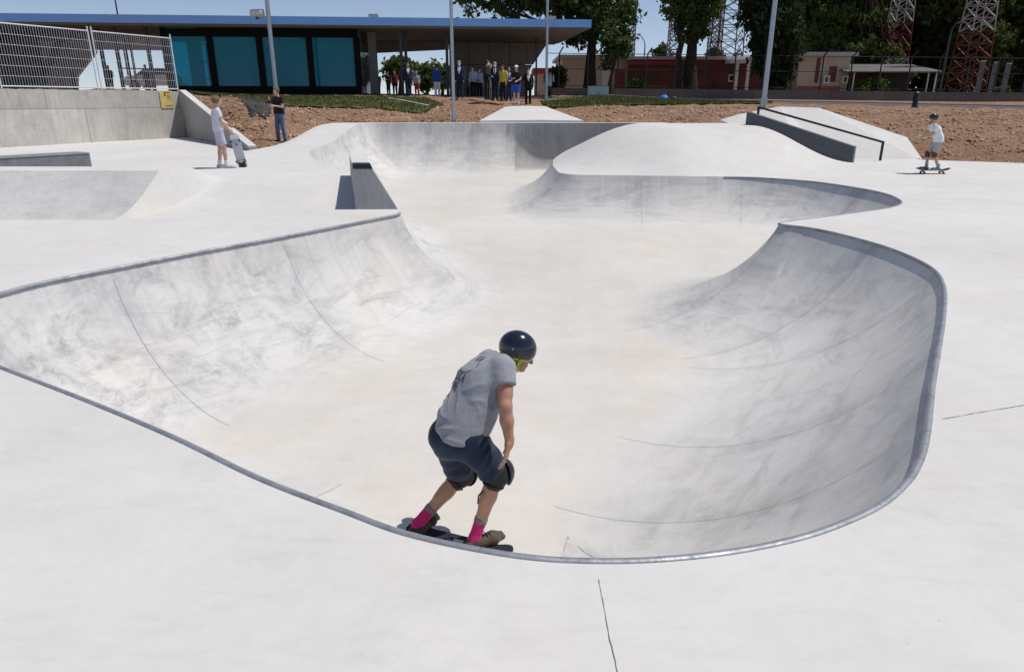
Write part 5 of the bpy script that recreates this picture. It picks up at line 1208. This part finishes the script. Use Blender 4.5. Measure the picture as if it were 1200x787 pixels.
# the crowd on the terrace
def crowd(px, y0, y1, label, rz, **kw):
    h = kw.pop('h', 1.74); d = h * 800 / (y1 - y0) * 1.035
    b = on_y(px, y1, d); return person(label, b, R(rz), h, group='people gathered by the pavilion', res=.025, **kw)
crowd(444, 87.5, 113.5, 'person in dark clothes standing far back under the pavilion roof beside a glass screen', 170, top='tee', topc=BLKT, pants=BLKS, hair=DK)
crowd(456, 87, 113.2, 'person in black with folded arms under the pavilion near the person in dark red', 150, top='shirt', topc=BLKS, pants=BLKS, hair=DK, arms='fold')
crowd(463.5, 85.5, 113.5, 'person in dark red top and black trousers under the pavilion roof', 190, top='tee', topc=DRED, pants=BLKS, hair=DK)
crowd(479, 77, 114, 'man in navy suit half hidden by the dark columns', 200, top='suit', topc=NAVYS, pants=NAVYS, hair=DK, shirt=WSH)
crowd(489, 86.5, 113.5, 'person in pale shirt and bright red trousers under the pavilion', 175, top='shirt', topc=LBLUE, pants=REDP, hair=GRY)
crowd(513, 79, 115.3, 'person in bright blue jacket and white trousers seen from behind', 20, top='suit', topc=BLUEJ, pants=WPANT, hair=DK, shoes=(.5, .5, .5))
crowd(539, 75.5, 115.5, 'grey haired man in navy suit and open white shirt next to the slim lamp pole', 178, top='suit', topc=NAVYS, pants=NAVYS, hair=GRY, shirt=WSH, mask=MASKW)
crowd(548.5, 92, 113.5, 'small figure in a green top behind the lilac shirt', 120, h=1.25, top='tee', topc=GREENT, pants=BLKS, hair=DK)
crowd(554.8, 81.3, 116, 'person in lilac shirt and dark trousers with a white mask', 160, top='shirt', topc=LILAC, pants=BLKS, hair=BRN, mask=MASKW, arms=('down', 'front'))
crowd(561.8, 82.8, 117, 'person in light blue shirt and black trousers beside the lilac shirt', 200, top='shirt', topc=LBLUE, pants=BLKT, hair=BRN, mask=MASKW, arms=('front', 'down'))
crowd(570.8, 75, 117, 'tall man in black suit turned towards the grey haired man in a blue tie', 240, h=1.8, top='suit', topc=BLKS, pants=BLKS, hair=DK, arms=('front', 'down'), mask=MASKW)
crowd(575.2, 79, 115.5, 'person in white clothes standing behind the tall man in black', 180, top='shirt', topc=WSH, pants=WPANT, hair=GRY, shoes=(.4, .4, .4))
crowd(580.4, 77, 118, 'grey haired man in navy suit with a blue tie and white shirt', 170, h=1.78, top='suit', topc=NAVYS, pants=NAVYS, hair=GRY, shirt=WSH, tie=BLUES, mask=MASKW)
crowd(589.8, 80, 118.5, 'person in a yellow top between two men in blue suits', 150, h=1.66, top='tee', topc=YEL, pants=BLKS, hair=DK)
crowd(596.3, 82, 119, 'person in mid blue suit with light blue shirt, hands held in front', 190, h=1.68, top='suit', topc=BLUES, pants=BLUES, hair=BRN, shirt=LBLUE, arms='front')
crowd(605.2, 81, 123.4, 'person in black tee, royal blue shorts and a white cap', 165, top='tee', topc=BLKT, pants=RBLUE, shorts=True, hair=DK, cap=WSH, arms=('fold', 'front'), socks=WSH, shoes=(.3, .3, .3))
crowd(618.8, 84, 123.6, 'man in dark navy suit and white shirt at the top of the concrete ramp', 185, top='suit', topc=BLKS, pants=BLKS, hair=DK, shirt=WSH, mask=MASKW, arms=('out', 'down'))
crowd(642.8, 87, 119.8, 'photographer in light blue shirt and jeans raising a camera by the roof end pole', 215, h=1.7, top='shirt', topc=LBLUE, pants=C('dark_jeans', (.03, .045, .08)), hair=DK, arms='up')
for px, y0, y1, lb in ((132, 82, 110, 'dark figure seated low behind the wire fence under the roof'), (175, 79, 109, 'dark figure behind the wire fence beside the white car')):
    b = on_y(px, y1, 44); person(lb, b, R(180), 1.6, 'tee', BLKT, BLKS, hair=DK, res=.028, group='people under the left end of the roof')
# ================================================================== BACKGROUND BEYOND THE PARK
BARK = mat('tree_bark', (.055, .04, .03), .9, 0, .35, 6, .8, 40, .1)
def leaf_mat(name, a, b):
    m, t, p = nt(name); c = objco(t); n = noise(t, c, 1.1, 5, .65); f = noise(t, c, 14, 2)
    k = mixc(t, ramp(t, n, [(.35, 0.0), (.65, 1.0)]), a, b); t.links.new(mixc(t, 1.0, k, ramp(t, f, [(.3, .6), (.7, 1.25)]), 'MULTIPLY'), p.inputs['Base Color'])
    p.inputs['Roughness'].default_value = .8; p.inputs['Specular IOR Level'].default_value = .08
    tl = t.nodes.new('ShaderNodeBsdfTranslucent'); tl.inputs[0].default_value = (*[x * 1.6 for x in b], 1); mx = t.nodes.new('ShaderNodeMixShader'); mx.inputs[0].default_value = .22
    t.links.new(p.outputs[0], mx.inputs[1]); t.links.new(tl.outputs[0], mx.inputs[2]); t.links.new(mx.outputs[0], [q for q in t.nodes if q.type == 'OUTPUT_MATERIAL'][0].inputs['Surface']); return m
LEAF1 = leaf_mat('dark_leaves', (.034, .056, .018), (.09, .13, .042)); LEAF2 = leaf_mat('mid_leaves', (.045, .075, .02), (.12, .165, .05)); LEAF3 = leaf_mat('cypress_leaves', (.015, .028, .012), (.04, .066, .024)); LEAF4 = leaf_mat('fresh_leaves', (.06, .11, .02), (.12, .19, .05))
def leaves(blobs, n, size, droop=0.0, seed=1):
    """leaf quads gathered in many small clumps spread through ellipsoid blobs"""
    g = np.random.default_rng(seed); w = np.array([b[1][0] * b[1][1] * b[1][2] for b in blobs]) ** .75; w /= w.sum(); per = 26; nc = max(1, n // per)
    bi = g.choice(len(blobs), nc, p=w); u = g.normal(size=(nc, 3)); u /= np.linalg.norm(u, axis=1)[:, None]; r = g.random(nc) ** .42
    cc = np.array([b[0] for b in blobs], float)[bi] + u * r[:, None] * np.array([b[1] for b in blobs], float)[bi]
    cs = g.uniform(.22, .55, nc) * np.mean([min(b[1]) for b in blobs]) ** .35
    ctr = np.repeat(cc, per, 0) + g.normal(size=(nc * per, 3)) * np.repeat(cs, per)[:, None] * np.array([.55, .55, .42]); N = len(ctr)
    a = g.normal(size=(N, 3)); a[:, 2] -= droop; a /= np.linalg.norm(a, axis=1)[:, None]; b = np.cross(a, g.normal(size=(N, 3))); b /= np.linalg.norm(b, axis=1)[:, None]
    L = size * g.uniform(.6, 1.4, N)[:, None]; Wd = L * g.uniform(.35, .6, N)[:, None]
    V = np.stack([ctr - a * L, ctr + b * Wd, ctr + a * L, ctr - b * Wd], 1).reshape(-1, 3); return V, np.arange(N * 4).reshape(-1, 4)
def tree(name, label, base, trunk, blobs, n, size, leafm, droop=0.0, seed=1, group=None, tr=.3, cat='tree'):
    """trunk: list of points relative to base; blobs relative to base"""
    t = thing(name, label, cat, base, 0, group); k = len(trunk); g = np.random.default_rng(seed + 50)
    MB().tube([Vector(p) for p in trunk], [tr * (1 - .65 * i / (k - 1)) * (1.25 if i == 0 else 1) for i in range(k)], 10).build('trunk', BARK, t, True)
    mb = MB()
    for b in blobs:
        s = Vector(trunk[g.integers(k // 2, k)]); e = Vector(b[0]); m = (s + e) / 2 + Vector(g.normal(size=3) * .25); mb.tube([s, m, e], [tr * .34, tr * .22, tr * .08], 6)
        for q in range(3): e2 = e + Vector(g.normal(size=3)) * min(b[1]) * .6; mb.tube([m, (m + e2) / 2 + Vector(g.normal(size=3) * .15), e2], [tr * .16, tr * .1, tr * .04], 5)
    mb.build('limbs', BARK, t, True)
    V, F = leaves(blobs, n, size, droop, seed); link_mesh('crown', mesh_from('crown', V, F), leafm, t)
    return t
def ybase(px, py, y): return on_y(px, py, y)
def rel(base, px, py, y, dy=0): p = on_y(px, py, y); return (p.x - base.x, p.y - base.y + dy, p.z - base.z)
def blob(base, px, py, y, rx, rz, dy=0, ry=None): return (rel(base, px, py, y, dy), (rx, ry or rx, rz))
M1 = 50 / 812.0
# 1 big tree behind the roof end
y = 50; b = ybase(691, 106, y); sc = y / 812
tree('plane_tree', 'big dark tree rising behind the right end of the pavilion roof', b, [(0, 0, -.3), rel(b, 692, 75, y), rel(b, 694, 45, y), rel(b, 690, 15, y), rel(b, 688, -20, y)],
     [blob(b, x_, y_, y, rx * sc, rz * sc, dy) for x_, y_, rx, rz, dy in ((700, 5, 40, 32, 0), (670, 0, 36, 26, 1), (715, 35, 26, 26, -1), (640, -8, 34, 22, 1.5), (600, -5, 30, 22, 2), (560, -4, 26, 20, 1), (722, -5, 22, 28, 1), (680, 38, 18, 16, 0), (735, 15, 10, 14, 0), (670, 45, 8, 10, 0), (640, -45, 60, 30, 0), (720, 52, 12, 12, -1))], 15000, .20, LEAF1, .3, 3, tr=.42)
# 2 thin tree beside it
y = 47; b = ybase(713, 106, y); sc = y / 812
tree('slender_tree', 'slender leaning tree with sparse leaves in front of the cream building', b, [(0, 0, -.3), rel(b, 716, 90, y), rel(b, 722, 68, y), rel(b, 720, 40, y)], [blob(b, x_, y_, y, r_ * sc, r_ * sc) for x_, y_, r_ in ((722, 48, 14), (714, 60, 10), (731, 60, 8), (712, 72, 7))], 1500, .16, LEAF1, .2, 5, tr=.14)
# 3 pair of trees
y = 52; b = ybase(808, 107, y); sc = y / 812
tree('ash_tree', 'tree with a thick forked trunk in front of the red brown building', b, [(0, 0, -.3), rel(b, 809, 80, y), rel(b, 811, 55, y), rel(b, 812, 25, y), rel(b, 815, -20, y)], [blob(b, x_, y_, y, rx * sc, rz * sc, dy) for x_, y_, rx, rz, dy in ((812, 20, 20, 26, 0), (800, -5, 20, 22, 1), (826, 5, 18, 26, 0), (838, -10, 18, 18, 1), (815, 42, 14, 10, 0), (795, 12, 12, 16, 0), (826, 38, 8, 8, 0), (815, -40, 40, 30, 0))], 8000, .19, LEAF2, .4, 7, tr=.52)
y = 51; b = ybase(795, 107, y); sc = y / 812
tree('pollarded_tree', 'bare crooked trunk with a cut top beside the thick forked trunk', b, [(0, 0, -.3), rel(b, 796, 85, y), rel(b, 795, 65, y), rel(b, 799, 50, y), rel(b, 796, 40, y), rel(b, 792, 31, y)], [blob(b, 793, 36, y, 3 * sc, 4 * sc), blob(b, 797, 46, y, 3 * sc, 3 * sc)], 150, .14, LEAF2, .2, 9, tr=.3)
# 4 tall drooping dark tree
y = 49; b = ybase(908, 112, y); sc = y / 812
tree('drooping_conifer', 'tall very dark tree with drooping foliage almost to the ground', b, [(0, 0, -.3), rel(b, 908, 80, y), rel(b, 908, 40, y), rel(b, 908, 0, y), rel(b, 910, -60, y)], [blob(b, x_, y_, y, rx * sc, rz * sc, dy) for x_, y_, rx, rz, dy in ((905, 10, 32, 26, 0), (908, 40, 30, 26, 0), (908, 70, 24, 22, 0), (910, 90, 16, 12, 0), (892, 30, 22, 24, -1), (925, 25, 20, 26, 1), (905, -25, 36, 26, 0), (886, 8, 18, 16, 0), (892, 60, 14, 16, -.5), (930, 55, 12, 18, 0), (905, -60, 40, 26, 0))], 17000, .20, LEAF3, 1.4, 11, tr=.35)
# 5 wood on the right: separate trees
wood = [(955, 62, 8, 'mid'), (985, 66, 4, 'dark'), (1015, 60, -4, 'mid'), (1050, 68, 2, 'dark'), (1085, 63, 0, 'dark'), (1118, 66, 6, 'mid'), (1150, 60, 0, 'dark'), (1185, 64, -4, 'dark'), (1225, 62, 0, 'mid'), (1262, 60, 2, 'dark')]
wl_ = ['tree with bright green leaves just right of the drooping dark tree', 'dark tree behind the small cream building', 'mid green tree behind the corrugated shelter and cream building', 'dark tree directly behind the first red and white mast', 'dark tree filling the gap between the two red and white masts', 'mid green tree just left of the second red and white mast', 'dark tree right behind the second red and white mast', 'dark tree beyond the tall grey gate panels', 'mid green tree past the grey gate panels at the wood edge', 'dark tree at the far end of the wood']
for i, (px, y, up_, kd) in enumerate(wood):
    g = np.random.default_rng(100 + i); b = ybase(px, 114, y); sc = y / 812; bl = []
    for q in range(17):
        bx_ = px + g.normal(0, 17); by_ = g.uniform(-70, 96); bl.append(blob(b, bx_, by_ + up_, y, g.uniform(14, 25) * sc, g.uniform(12, 22) * sc, g.uniform(-2, 2)))
    lean_ = g.uniform(-6, 6)
    tree('woodland_tree', wl_[i], b, [(0, 0, -.3), rel(b, px + lean_ * .4, 85, y), rel(b, px + lean_, 40, y), rel(b, px + lean_ * 1.4, -20, y), rel(b, px, -60, y)], bl, 12500, .24, {'mid': LEAF2, 'dark': LEAF1}[kd], .5, 200 + i, 'trees of the wood on the right', tr=.34)
# trees seen through the pavilion and at the far left
for i, (px, py, y, r_, lb) in enumerate(((468, 80, 58, 16, 'round green tree seen through the open pavilion beside the glass screen'), (500, 86, 62, 18, 'green tree seen through the open pavilion before the back wall'), (518, 88, 60, 12, 'bushy tree seen through the pavilion next to the concrete back wall'), (776, 64, 85, 10, 'small green tree above the roof of the red brown building'), (838, 66, 90, 9, 'pale green tree beyond the roof between the lattice towers'), (652, 92, 52, 10, 'green shrub by the roof end beside the cream building'))):
    b = ybase(px, 116, y); sc = y / 812
    tree('distant_tree', lb, b, [(0, 0, -.3), rel(b, px + 1, (116 + py) / 2, y), rel(b, px, py, y)], [blob(b, px + q * r_ * .45, py + abs(q) * r_ * .25 - 3, y, r_ * .62 * sc, r_ * .7 * sc) for q in (-1, 0, 1)] + [blob(b, px, py + r_ * .5, y, r_ * .8 * sc, r_ * .6 * sc)], 2200, .2, LEAF2, .2, 300 + i, 'trees beyond the buildings', tr=.16)
def shrub(px, py, y, w, h, lb, m=LEAF4, seed=1):
    b = ybase(px, py, y); sc = y / 812; t = thing('shrub', lb, 'shrub', b); mb = MB()
    for q in range(7): a = random.uniform(0, 6.28); mb.tube([(0, 0, -.1), (math.cos(a) * w * sc * .3, math.sin(a) * .2, h * sc * .5), (math.cos(a) * w * sc * .45, math.sin(a) * .4, h * sc * .85)], [.03, .02, .008], 5)
    mb.build('stems', BARK, t); V, F = leaves([((-w * sc * .25, 0, h * sc * .45), (w * sc * .28, .4, h * sc * .4)), ((w * sc * .22, 0, h * sc * .5), (w * sc * .3, .4, h * sc * .42))], 1100, .12, -.6, seed); link_mesh('foliage', mesh_from('foliage', V, F), m, t)
shrub(1021, 109, 52, 34, 16, 'bright green shrub in front of the corrugated shelter', seed=3); shrub(744, 105, 54, 16, 9, 'pale green weeds against the red brown wall', seed=4); shrub(1172, 112, 52, 14, 9, 'small green shrub by the grey gate panels', LEAF2, 5)

for i, px in enumerate(range(950, 1290, 42)):
    b = ybase(px, 114, 74); sc = 74 / 812; g = np.random.default_rng(700 + i)
    tree('woodland_tree', 'dense dark evergreen closing the gaps at the back of the wood', b, [(0, 0, -.3), (0, 0, 2), (.1, 0, 5), (0, 0, 9)], [blob(b, px + g.normal(0, 14), q, 74, 24 * sc, 17 * sc, g.uniform(-1, 1)) for q in (100, 78, 55, 30, 5, -25, -55)], 7000, .3, LEAF3, .3, 720 + i, 'evergreens at the back of the wood', tr=.3)
# ---- low boundary wall with dark fence posts
wl0, wl1 = on_y(640, 113.5, 47), on_y(1260, 120, 47)
t = thing('boundary_wall', 'low dark grey wall running in front of the trees and sheds', 'wall', wl0); n = 13
CW2 = concrete('dark_wall_concrete', (.15, .135, .125), stain=.3, streak=.3, mott=.2, stain_col=(.07, .065, .06))
for i in range(n):
    a = wl0.lerp(wl1, i / n); c = wl0.lerp(wl1, (i + 1) / n) - Vector((.02, 0, 0)); hgt = .56
    MB().prism([(a.x, 47, a.z - .6), (c.x, 47, c.z - .6), (c.x, 47, c.z + hgt - random.uniform(0, .02)), (a.x, 47, a.z + hgt)], (0, .3, 0)).build('wall_panel', CW2, t, world=True)
fn = thing('chain_link_fence', 'dark chain link fence with cranked posts on the low wall', 'fence', wl0)
for i, px in enumerate(list(range(655, 1200, 34))):
    f_ = (px - 640) / 620; a = wl0.lerp(wl1, f_); z0 = a.z + .55; mb = MB(); x = on_y(px, 100, 47.15).x
    mb.tube([(x, 47.15, z0), (x, 47.15, z0 + 2.1), (x + .22, 47.0, z0 + 2.45)], .045, 6).build('post', BLACK, fn, world=True)
for zz in (.15, 1.15, 2.08): MB().tube([(wl0.x, 47.15, wl0.z + .55 + zz), (wl1.x, 47.15, wl1.z + .55 + zz)], .022, 5).build('rail', BLACK, fn, world=True)

# ---- cream building, red-brown building
def building(name, label, px0, px1, pyt, pyb, y, depth, wallm, roofm, over=.3, roof_t=.22):
    a, c = on_y(px0, pyb, y), on_y(px1, pyb, y); top_ = on_y((px0 + px1) / 2, pyt, y).z; z0 = min(a.z, c.z) - .3; t = thing(name, label, 'building', (a.x, y, z0))
    MB().box(((c.x - a.x) / 2, depth / 2, (top_ - z0 - roof_t) / 2), (c.x - a.x, depth, top_ - z0 - roof_t)).build('walls', wallm, t)
    MB().box(((c.x - a.x) / 2, depth / 2, top_ - z0 - roof_t / 2 + .002), (c.x - a.x + 2 * over, depth + 2 * over, roof_t)).build('roof', roofm, t)
    return t, a, c, z0, top_
def on_front(t, a, y, z0, px0, px1, py0, py1, nm, m, off=.06, th=.05, par=None):
    p, q = on_y(px0, py1, y), on_y(px1, py0, y); return MB().box(((p.x + q.x) / 2 - a.x, -off + th / 2 - .0, (p.z + q.z) / 2 - z0), (abs(q.x - p.x), th, abs(q.z - p.z))).build(nm, m, par or t)
CREAM = mat('cream_render', (.50, .42, .32), .85, 0, .1, 1.5, .2, 30); BRICK = mat('red_brown_render', (.125, .045, .038), .85, 0, .25, 1.2, .4, 20); RFM = mat('pale_roof_sheet', (.45, .45, .44), .6, 0, .1, 2); DR = mat('red_door', (.32, .025, .02), .5); DWIN = mat('dark_window', (.03, .02, .02), .2); MAROON = mat('maroon_shutter', (.12, .025, .022), .6); WPNT = mat('white_paint', (.7, .69, .66), .6, 0, .05); TILE = mat('red_roof_tiles', (.33, .06, .045), .8, 0, .2, 4)
y = 56; t, a, c, z0, zt = building('cream_building', 'flat roofed cream building with a bright red door behind the big tree', 658, 736, 64.5, 107, y, 8, CREAM, RFM)
d = on_front(t, a, y, z0, 719.5, 732, 82, 107, 'door', DR); on_front(t, a, y, z0, 721, 730.5, 85, 93, 'door_panel', mat('dark_red', (.2, .015, .015), .5), .075, .03, d); on_front(t, a, y, z0, 705, 717, 74, 107, 'white_bay', WPNT, .05)
y = 55; t, a, c, z0, zt = building('red_brown_building', 'long low red brown building with a pale roof edge behind the fence', 737, 926, 66.5, 108, y, 9, BRICK, RFM)
on_front(t, a, y, z0, 737, 795, 72, 76.5, 'red_awning', mat('faded_red', (.3, .04, .035), .7), .5, .5)
pc = on_front(t, a, y, z0, 849, 880, 71, 75, 'porch_roof', WPNT, 1.4, 1.3)
for px in (861, 874): p = on_y(px, 108, y - 1.2); MB().box((p.x - a.x, -1.2, (on_y(px, 75, y).z - z0) / 2), (.2, .2, on_y(px, 75, y).z - z0)).build('porch_post', WPNT, t)
w = on_front(t, a, y, z0, 853, 865, 87.5, 96, 'window', WPNT); on_front(t, a, y, z0, 854.5, 859, 89, 94.5, 'pane', DWIN, .075, .03, w); on_front(t, a, y, z0, 860, 863.5, 89, 94.5, 'pane', DWIN, .075, .03, w)
y = 53; t, a, c, z0, zt = building('cream_hut', 'small cream hut with maroon openings and air conditioners among dark trees', 932, 991, 61.5, 111, y, 6, CREAM, RFM, .35, .25)
for p0, p1, q0, q1, nm, m in ((954, 962, 68, 97, 'door', MAROON), (970, 981, 78, 96, 'window', MAROON)): on_front(t, a, y, z0, p0, p1, q0, q1, nm, m)
on_front(t, a, y, z0, 932.5, 985, 101, 111, 'brick_base', mat('brick_base', (.3, .11, .07), .85, 0, .2, 5), .05)
for p0 in (962.5, 984): o = on_front(t, a, y, z0, p0, p0 + 8, 89, 98, 'air_conditioner', WPNT, .35, .3); on_front(t, a, y, z0, p0 + 1.5, p0 + 6, 90.5, 96.5, 'fan_grille', DWIN, .365, .02, o)
y = 54; t, a, c, z0, zt = building('maroon_shed', 'narrow maroon shed between the cream hut and the shelter', 992.5, 1010, 79, 110, y, 4, BRICK, MAROON, .1, .1)
# shelter
y = 52; p0, p1 = on_y(992, 78, y), on_y(1104, 77, y); bz = on_y(1050, 112, y).z
t = thing('corrugated_shelter', 'open shelter with a sloping corrugated grey roof on white posts', 'shelter', (p0.x, y, bz)); mb = MB(); n = 60
V = []
for i in range(n + 1):
    x = (p1.x - p0.x) * i / n; zz = .05 * (i % 2); V += [(x, -.3, p0.z - bz + zz - .35), (x, 4, p0.z - bz + zz + .3), (x, -.3, p0.z - bz + zz - .41), (x, 4, p0.z - bz + zz + .24)]
mb.add(V, [(4 * i + k, 4 * i + 4 + k, 4 * i + 5 + k, 4 * i + 1 + k) for i in range(n) for k in (0, 2)] + [(4 * i, 4 * i + 2, 4 * i + 6, 4 * i + 4) for i in range(n)]).build('roof', mat('corrugated_sheet', (.22, .21, .2), .6, .3, .15, 3), t)
for px in (1000, 1030, 1087, 1096): p = on_y(px, 100, y); MB().tube([(p.x - p0.x, .1, -.4), (p.x - p0.x, .1, p0.z - bz - .3)], .05, 6).build('post', WPNT, t)
MB().box(((p1.x - p0.x) / 2, 3.9, 1.0), (p1.x - p0.x, .1, 2.2)).build('back_wall', mat('dark_back', (.05, .04, .035), .9), t)
# grey gate panels at the right
for i in range(3):
    p = on_y(1141 + i * 15, 113, 50); q = on_y(1155.5 + i * 15, 72 + i * 1.5, 50); t = thing('sheet_gate', ['grey corrugated gate panel closest to the second red and white mast', 'middle one of the three grey corrugated gate panels', 'grey corrugated gate panel farthest from the second red and white mast'][i], 'gate', p, 0, 'grey gate panels'); mb = MB(); wd = q.x - p.x; hg = q.z - p.z
    for k in range(9): mb.box((wd * (k + .5) / 9, .02 * (k % 2), hg / 2 - .1), (wd / 9 * .98, .03, hg + .2))
    mb.build('sheet', mat('grey_sheet', (.2, .2, .2), .6, .3, .2, 3), t); MB().box((wd / 2, -.03, hg + .02), (wd, .05, .06)).build('top_rail', STEEL, t)
# shed roof with red tiles seen past the roof end
y = 70; t, a, c, z0, zt = building('tiled_house', 'distant house with a red tiled roof past the pavilion end', 628, 662, 80, 108, y, 6, CREAM, TILE, .3, .5)
# utility cabinet, bags, bollard
b = on_y(701, 118.4, 40.5); t = thing('utility_cabinet', 'pale blue grey metal utility cabinet on the lawn edge', 'cabinet', b); w_ = 22.5 * 40.5 / 812; h_ = 15.2 * 40.5 / 812; CABM = mat('cabinet_paint', (.42, .48, .54), .5, 0, .05, 3)
MB().box((0, .25, h_ / 2), (w_, .5, h_)).build('body', CABM, t, bevel=.012)
for s in (-1, 1): d = MB().box((s * w_ / 4, -.012, h_ / 2), (w_ / 2 - .04, .02, h_ - .08)).build('door', CABM, t); MB().box((s * .05, -.03, h_ / 2), (.02, .02, .1)).build('handle', DARKM, d)
MB().box((0, .25, h_ + .015), (w_ + .04, .54, .03)).build('lid', CABM, t)
for px, py0, py1, wpx, m, lb, nm in ((778, 111.5, 119.6, 10, mat('blue_bag', (.02, .16, .52), .6), 'bright blue bag left on the path edge', 'backpack'), (789.5, 113, 119.6, 9, PADC, 'black bag beside the bright blue bag', 'backpack')):
    yb = 39.5; b = on_y(px, py1, yb); s = yb / 812; t = thing(nm, lb, 'bag', b); hw, hh = wpx * s / 2, (py1 - py0) * s
    sdf_obj('sack', lambda P: sm(.08, ell(P, (0, 0, hh * .45), (hw, .17, hh * .5)), ell(P, (0, -.1, hh * .3), (hw * .7, .14, hh * .3))) + folds(P, .012), (-hw - .1, -.35, -.03), (hw + .1, .3, hh + .1), .03, m, t)
    MB().tube([(-.06, 0, hh * .9), (-.03, 0, hh * 1.08), (.03, 0, hh * 1.08), (.06, 0, hh * .9)], .015, 6).build('handle', m, t)
b = on_y(1071.5, 126, 35.5); t = thing('bollard', 'short dark bollard standing on the path above the earth bank', 'bollard', b)
MB().lathe([(.12, -.1), (.12, .5), (.10, .58), (.13, .6), (.13, .68), (.07, .74), (.01, .75)], (0, 0, 0), 14).build('post', BLACK, t, True); MB().lathe([(.16, -.1), (.16, .05), (.12, .06)], (0, 0, 0), 14).build('foot', DARKM, t, True)
# white car seen under the roof
b = on_y(188, 106, 52); car = thing('parked_car', 'white car parked beyond the left end of the pavilion', 'car', b); CARW = mat('white_car_paint', (.75, .76, .78), .3, 0, .02, 3, coat=.6)
prof = [(-2.0, .3), (-2.05, .75), (-1.9, .95), (-1.2, 1.02), (-.6, 1.45), (.9, 1.5), (1.7, 1.05), (2.05, .95), (2.1, .35)]
MB().prism([(x, -.85, z) for x, z in prof], (0, 1.7, 0)).build('body', CARW, car, bevel=.06)
MB().prism([(-1.1, -.862, 1.03), (-.58, -.862, 1.38), (.1, -.862, 1.42), (.1, -.862, 1.03)], (0, .01, 0)).build('window', DWIN, car); MB().prism([(.18, -.862, 1.03), (.18, -.862, 1.42), (.85, -.862, 1.42), (1.5, -.862, 1.05)], (0, .01, 0)).build('window', DWIN, car)
for x in (-1.3, 1.35):
    for sy in (-.8, .8): w_ = MB().lathe([(.2, -.09), (.32, -.09), (.33, 0), (.32, .09), (.2, .09)], (x, sy, .33), 16, Matrix.Rotation(math.pi / 2, 3, 'X')).build('wheel', SOLE, car, True); MB().lathe([(.02, -.095), (.2, -.095), (.2, .095), (.02, .095)], (x, sy, .33), 12, Matrix.Rotation(math.pi / 2, 3, 'X')).build('rim', STEEL, w_)
# ---- lattice masts
MR = mat('mast_red', (.17, .03, .022), .6, 0, .2, 2); MW = mat('mast_white', (.42, .4, .38), .6, 0, .15, 2); MG = mat('mast_grey', (.26, .26, .27), .5, .3, .15, 3); MDK = mat('mast_dark', (.10, .085, .08), .6, .2, .2, 3)
def mast(label, px, y, w0, w1, z_top, bays, cols, th, name='lattice_mast', base_py=112, heads=()):
    b = on_y(px, base_py, y); t = thing(name, label, 'mast', b); H_ = z_top; cur = None; sec = []
    for i in range(bays):
        za, zb2 = H_ * i / bays - (.4 if i == 0 else 0), H_ * (i + 1) / bays; wa = w0 + (w1 - w0) * i / bays; wb_ = w0 + (w1 - w0) * (i + 1) / bays
        ci = cols(i); 
        if ci is not cur: mb = MB(); sec.append((mb, ci)); cur = ci
        ca = [Vector((sx * wa / 2, sy * wa / 2, za)) for sx, sy in ((-1, -1), (1, -1), (1, 1), (-1, 1))]; cb = [Vector((sx * wb_ / 2, sy * wb_ / 2, zb2)) for sx, sy in ((-1, -1), (1, -1), (1, 1), (-1, 1))]
        for k in range(4):
            k2 = (k + 1) % 4; mb.bar(ca[k], cb[k], th * 1.5); mb.bar(ca[k], cb[k2], th); mb.bar(ca[k2], cb[k], th); mb.bar(cb[k], cb[k2], th)
    for mb, m in sec: mb.build('mast_section', m, t)
    for (z, r_) in heads:
        MB().box((0, 0, z), (r_ * 2, r_ * 2, .12)).build('platform', MDK, t); mb = MB()
        for k in range(8): a = k * .785; mb.bar((math.cos(a) * r_, math.sin(a) * r_, z), (math.cos(a) * r_, math.sin(a) * r_, z + 1.1), .06)
        mb.build('railing', MDK, t)
        for k in range(3): MB().box((-r_ - .5 - k * .35, 0, z + .9 - .3 * k), (1.2, .15, .15)).build('antenna', MG, t)
    return t
mast('red and white lattice mast behind the corrugated shelter', 1040, 58, 1.75, .45, 16, 18, lambda i: (MW, MR)[(i // 3) % 2], .036)
mast('wider red and white lattice mast in front of the dark wood', 1129, 55, 2.0, .55, 16, 18, lambda i: (MR, MW)[(i // 5) % 2], .04)
mast('grey lattice tower with a platform above the red brown roof', 786, 80, 1.25, 1.1, 15, 16, lambda i: MG, .07, heads=((9.6, 1.0),))
mast('pale grey lattice tower with wide bays behind the thick forked tree', 846, 95, 3.6, 2.6, 20, 12, lambda i: MG, .09)
mast('dark narrow lattice tower just behind the thick forked tree', 832, 85, 1.3, 1.2, 16, 14, lambda i: MDK, .07)
mast('thin lattice tower behind the big dark tree', 733, 75, 1.2, 1.1, 14, 16, lambda i: MG, .06)
# curved street lamps
def street_lamp(label, px, pyb, y, h_, arm, m=STEEL):
    b = on_y(px, pyb, y); t = thing('street_lamp', label, 'street lamp', b, 0, 'distant street lamps'); pts = [(0, 0, -.3), (0, 0, h_ * .8)] + [(arm * (1 - math.cos(a)) , 0, h_ * .8 + h_ * .2 * math.sin(a)) for a in np.linspace(.2, 1.57, 6)]
    MB().tube(pts, [.09, .07] + [.05] * 6, 8).build('post', m, t, True); e = pts[-1]; MB().box((e[0] + .2 * np.sign(arm), 0, e[2] - .02), (.6, .22, .12)).build('lamp_head', m, t, bevel=.03)
street_lamp('grey street lamp with a curved arm above the cream building roof', 752.5, 110, 75, 5.7, -1.2); street_lamp('small dark street lamp above the pavilion roof', 152, 100, 70, 9.0, -.9, DARKM); street_lamp('grey lamp standing before the wood near the second red and white mast', 1100, 112, 50, 4.6, .4, DARKM)
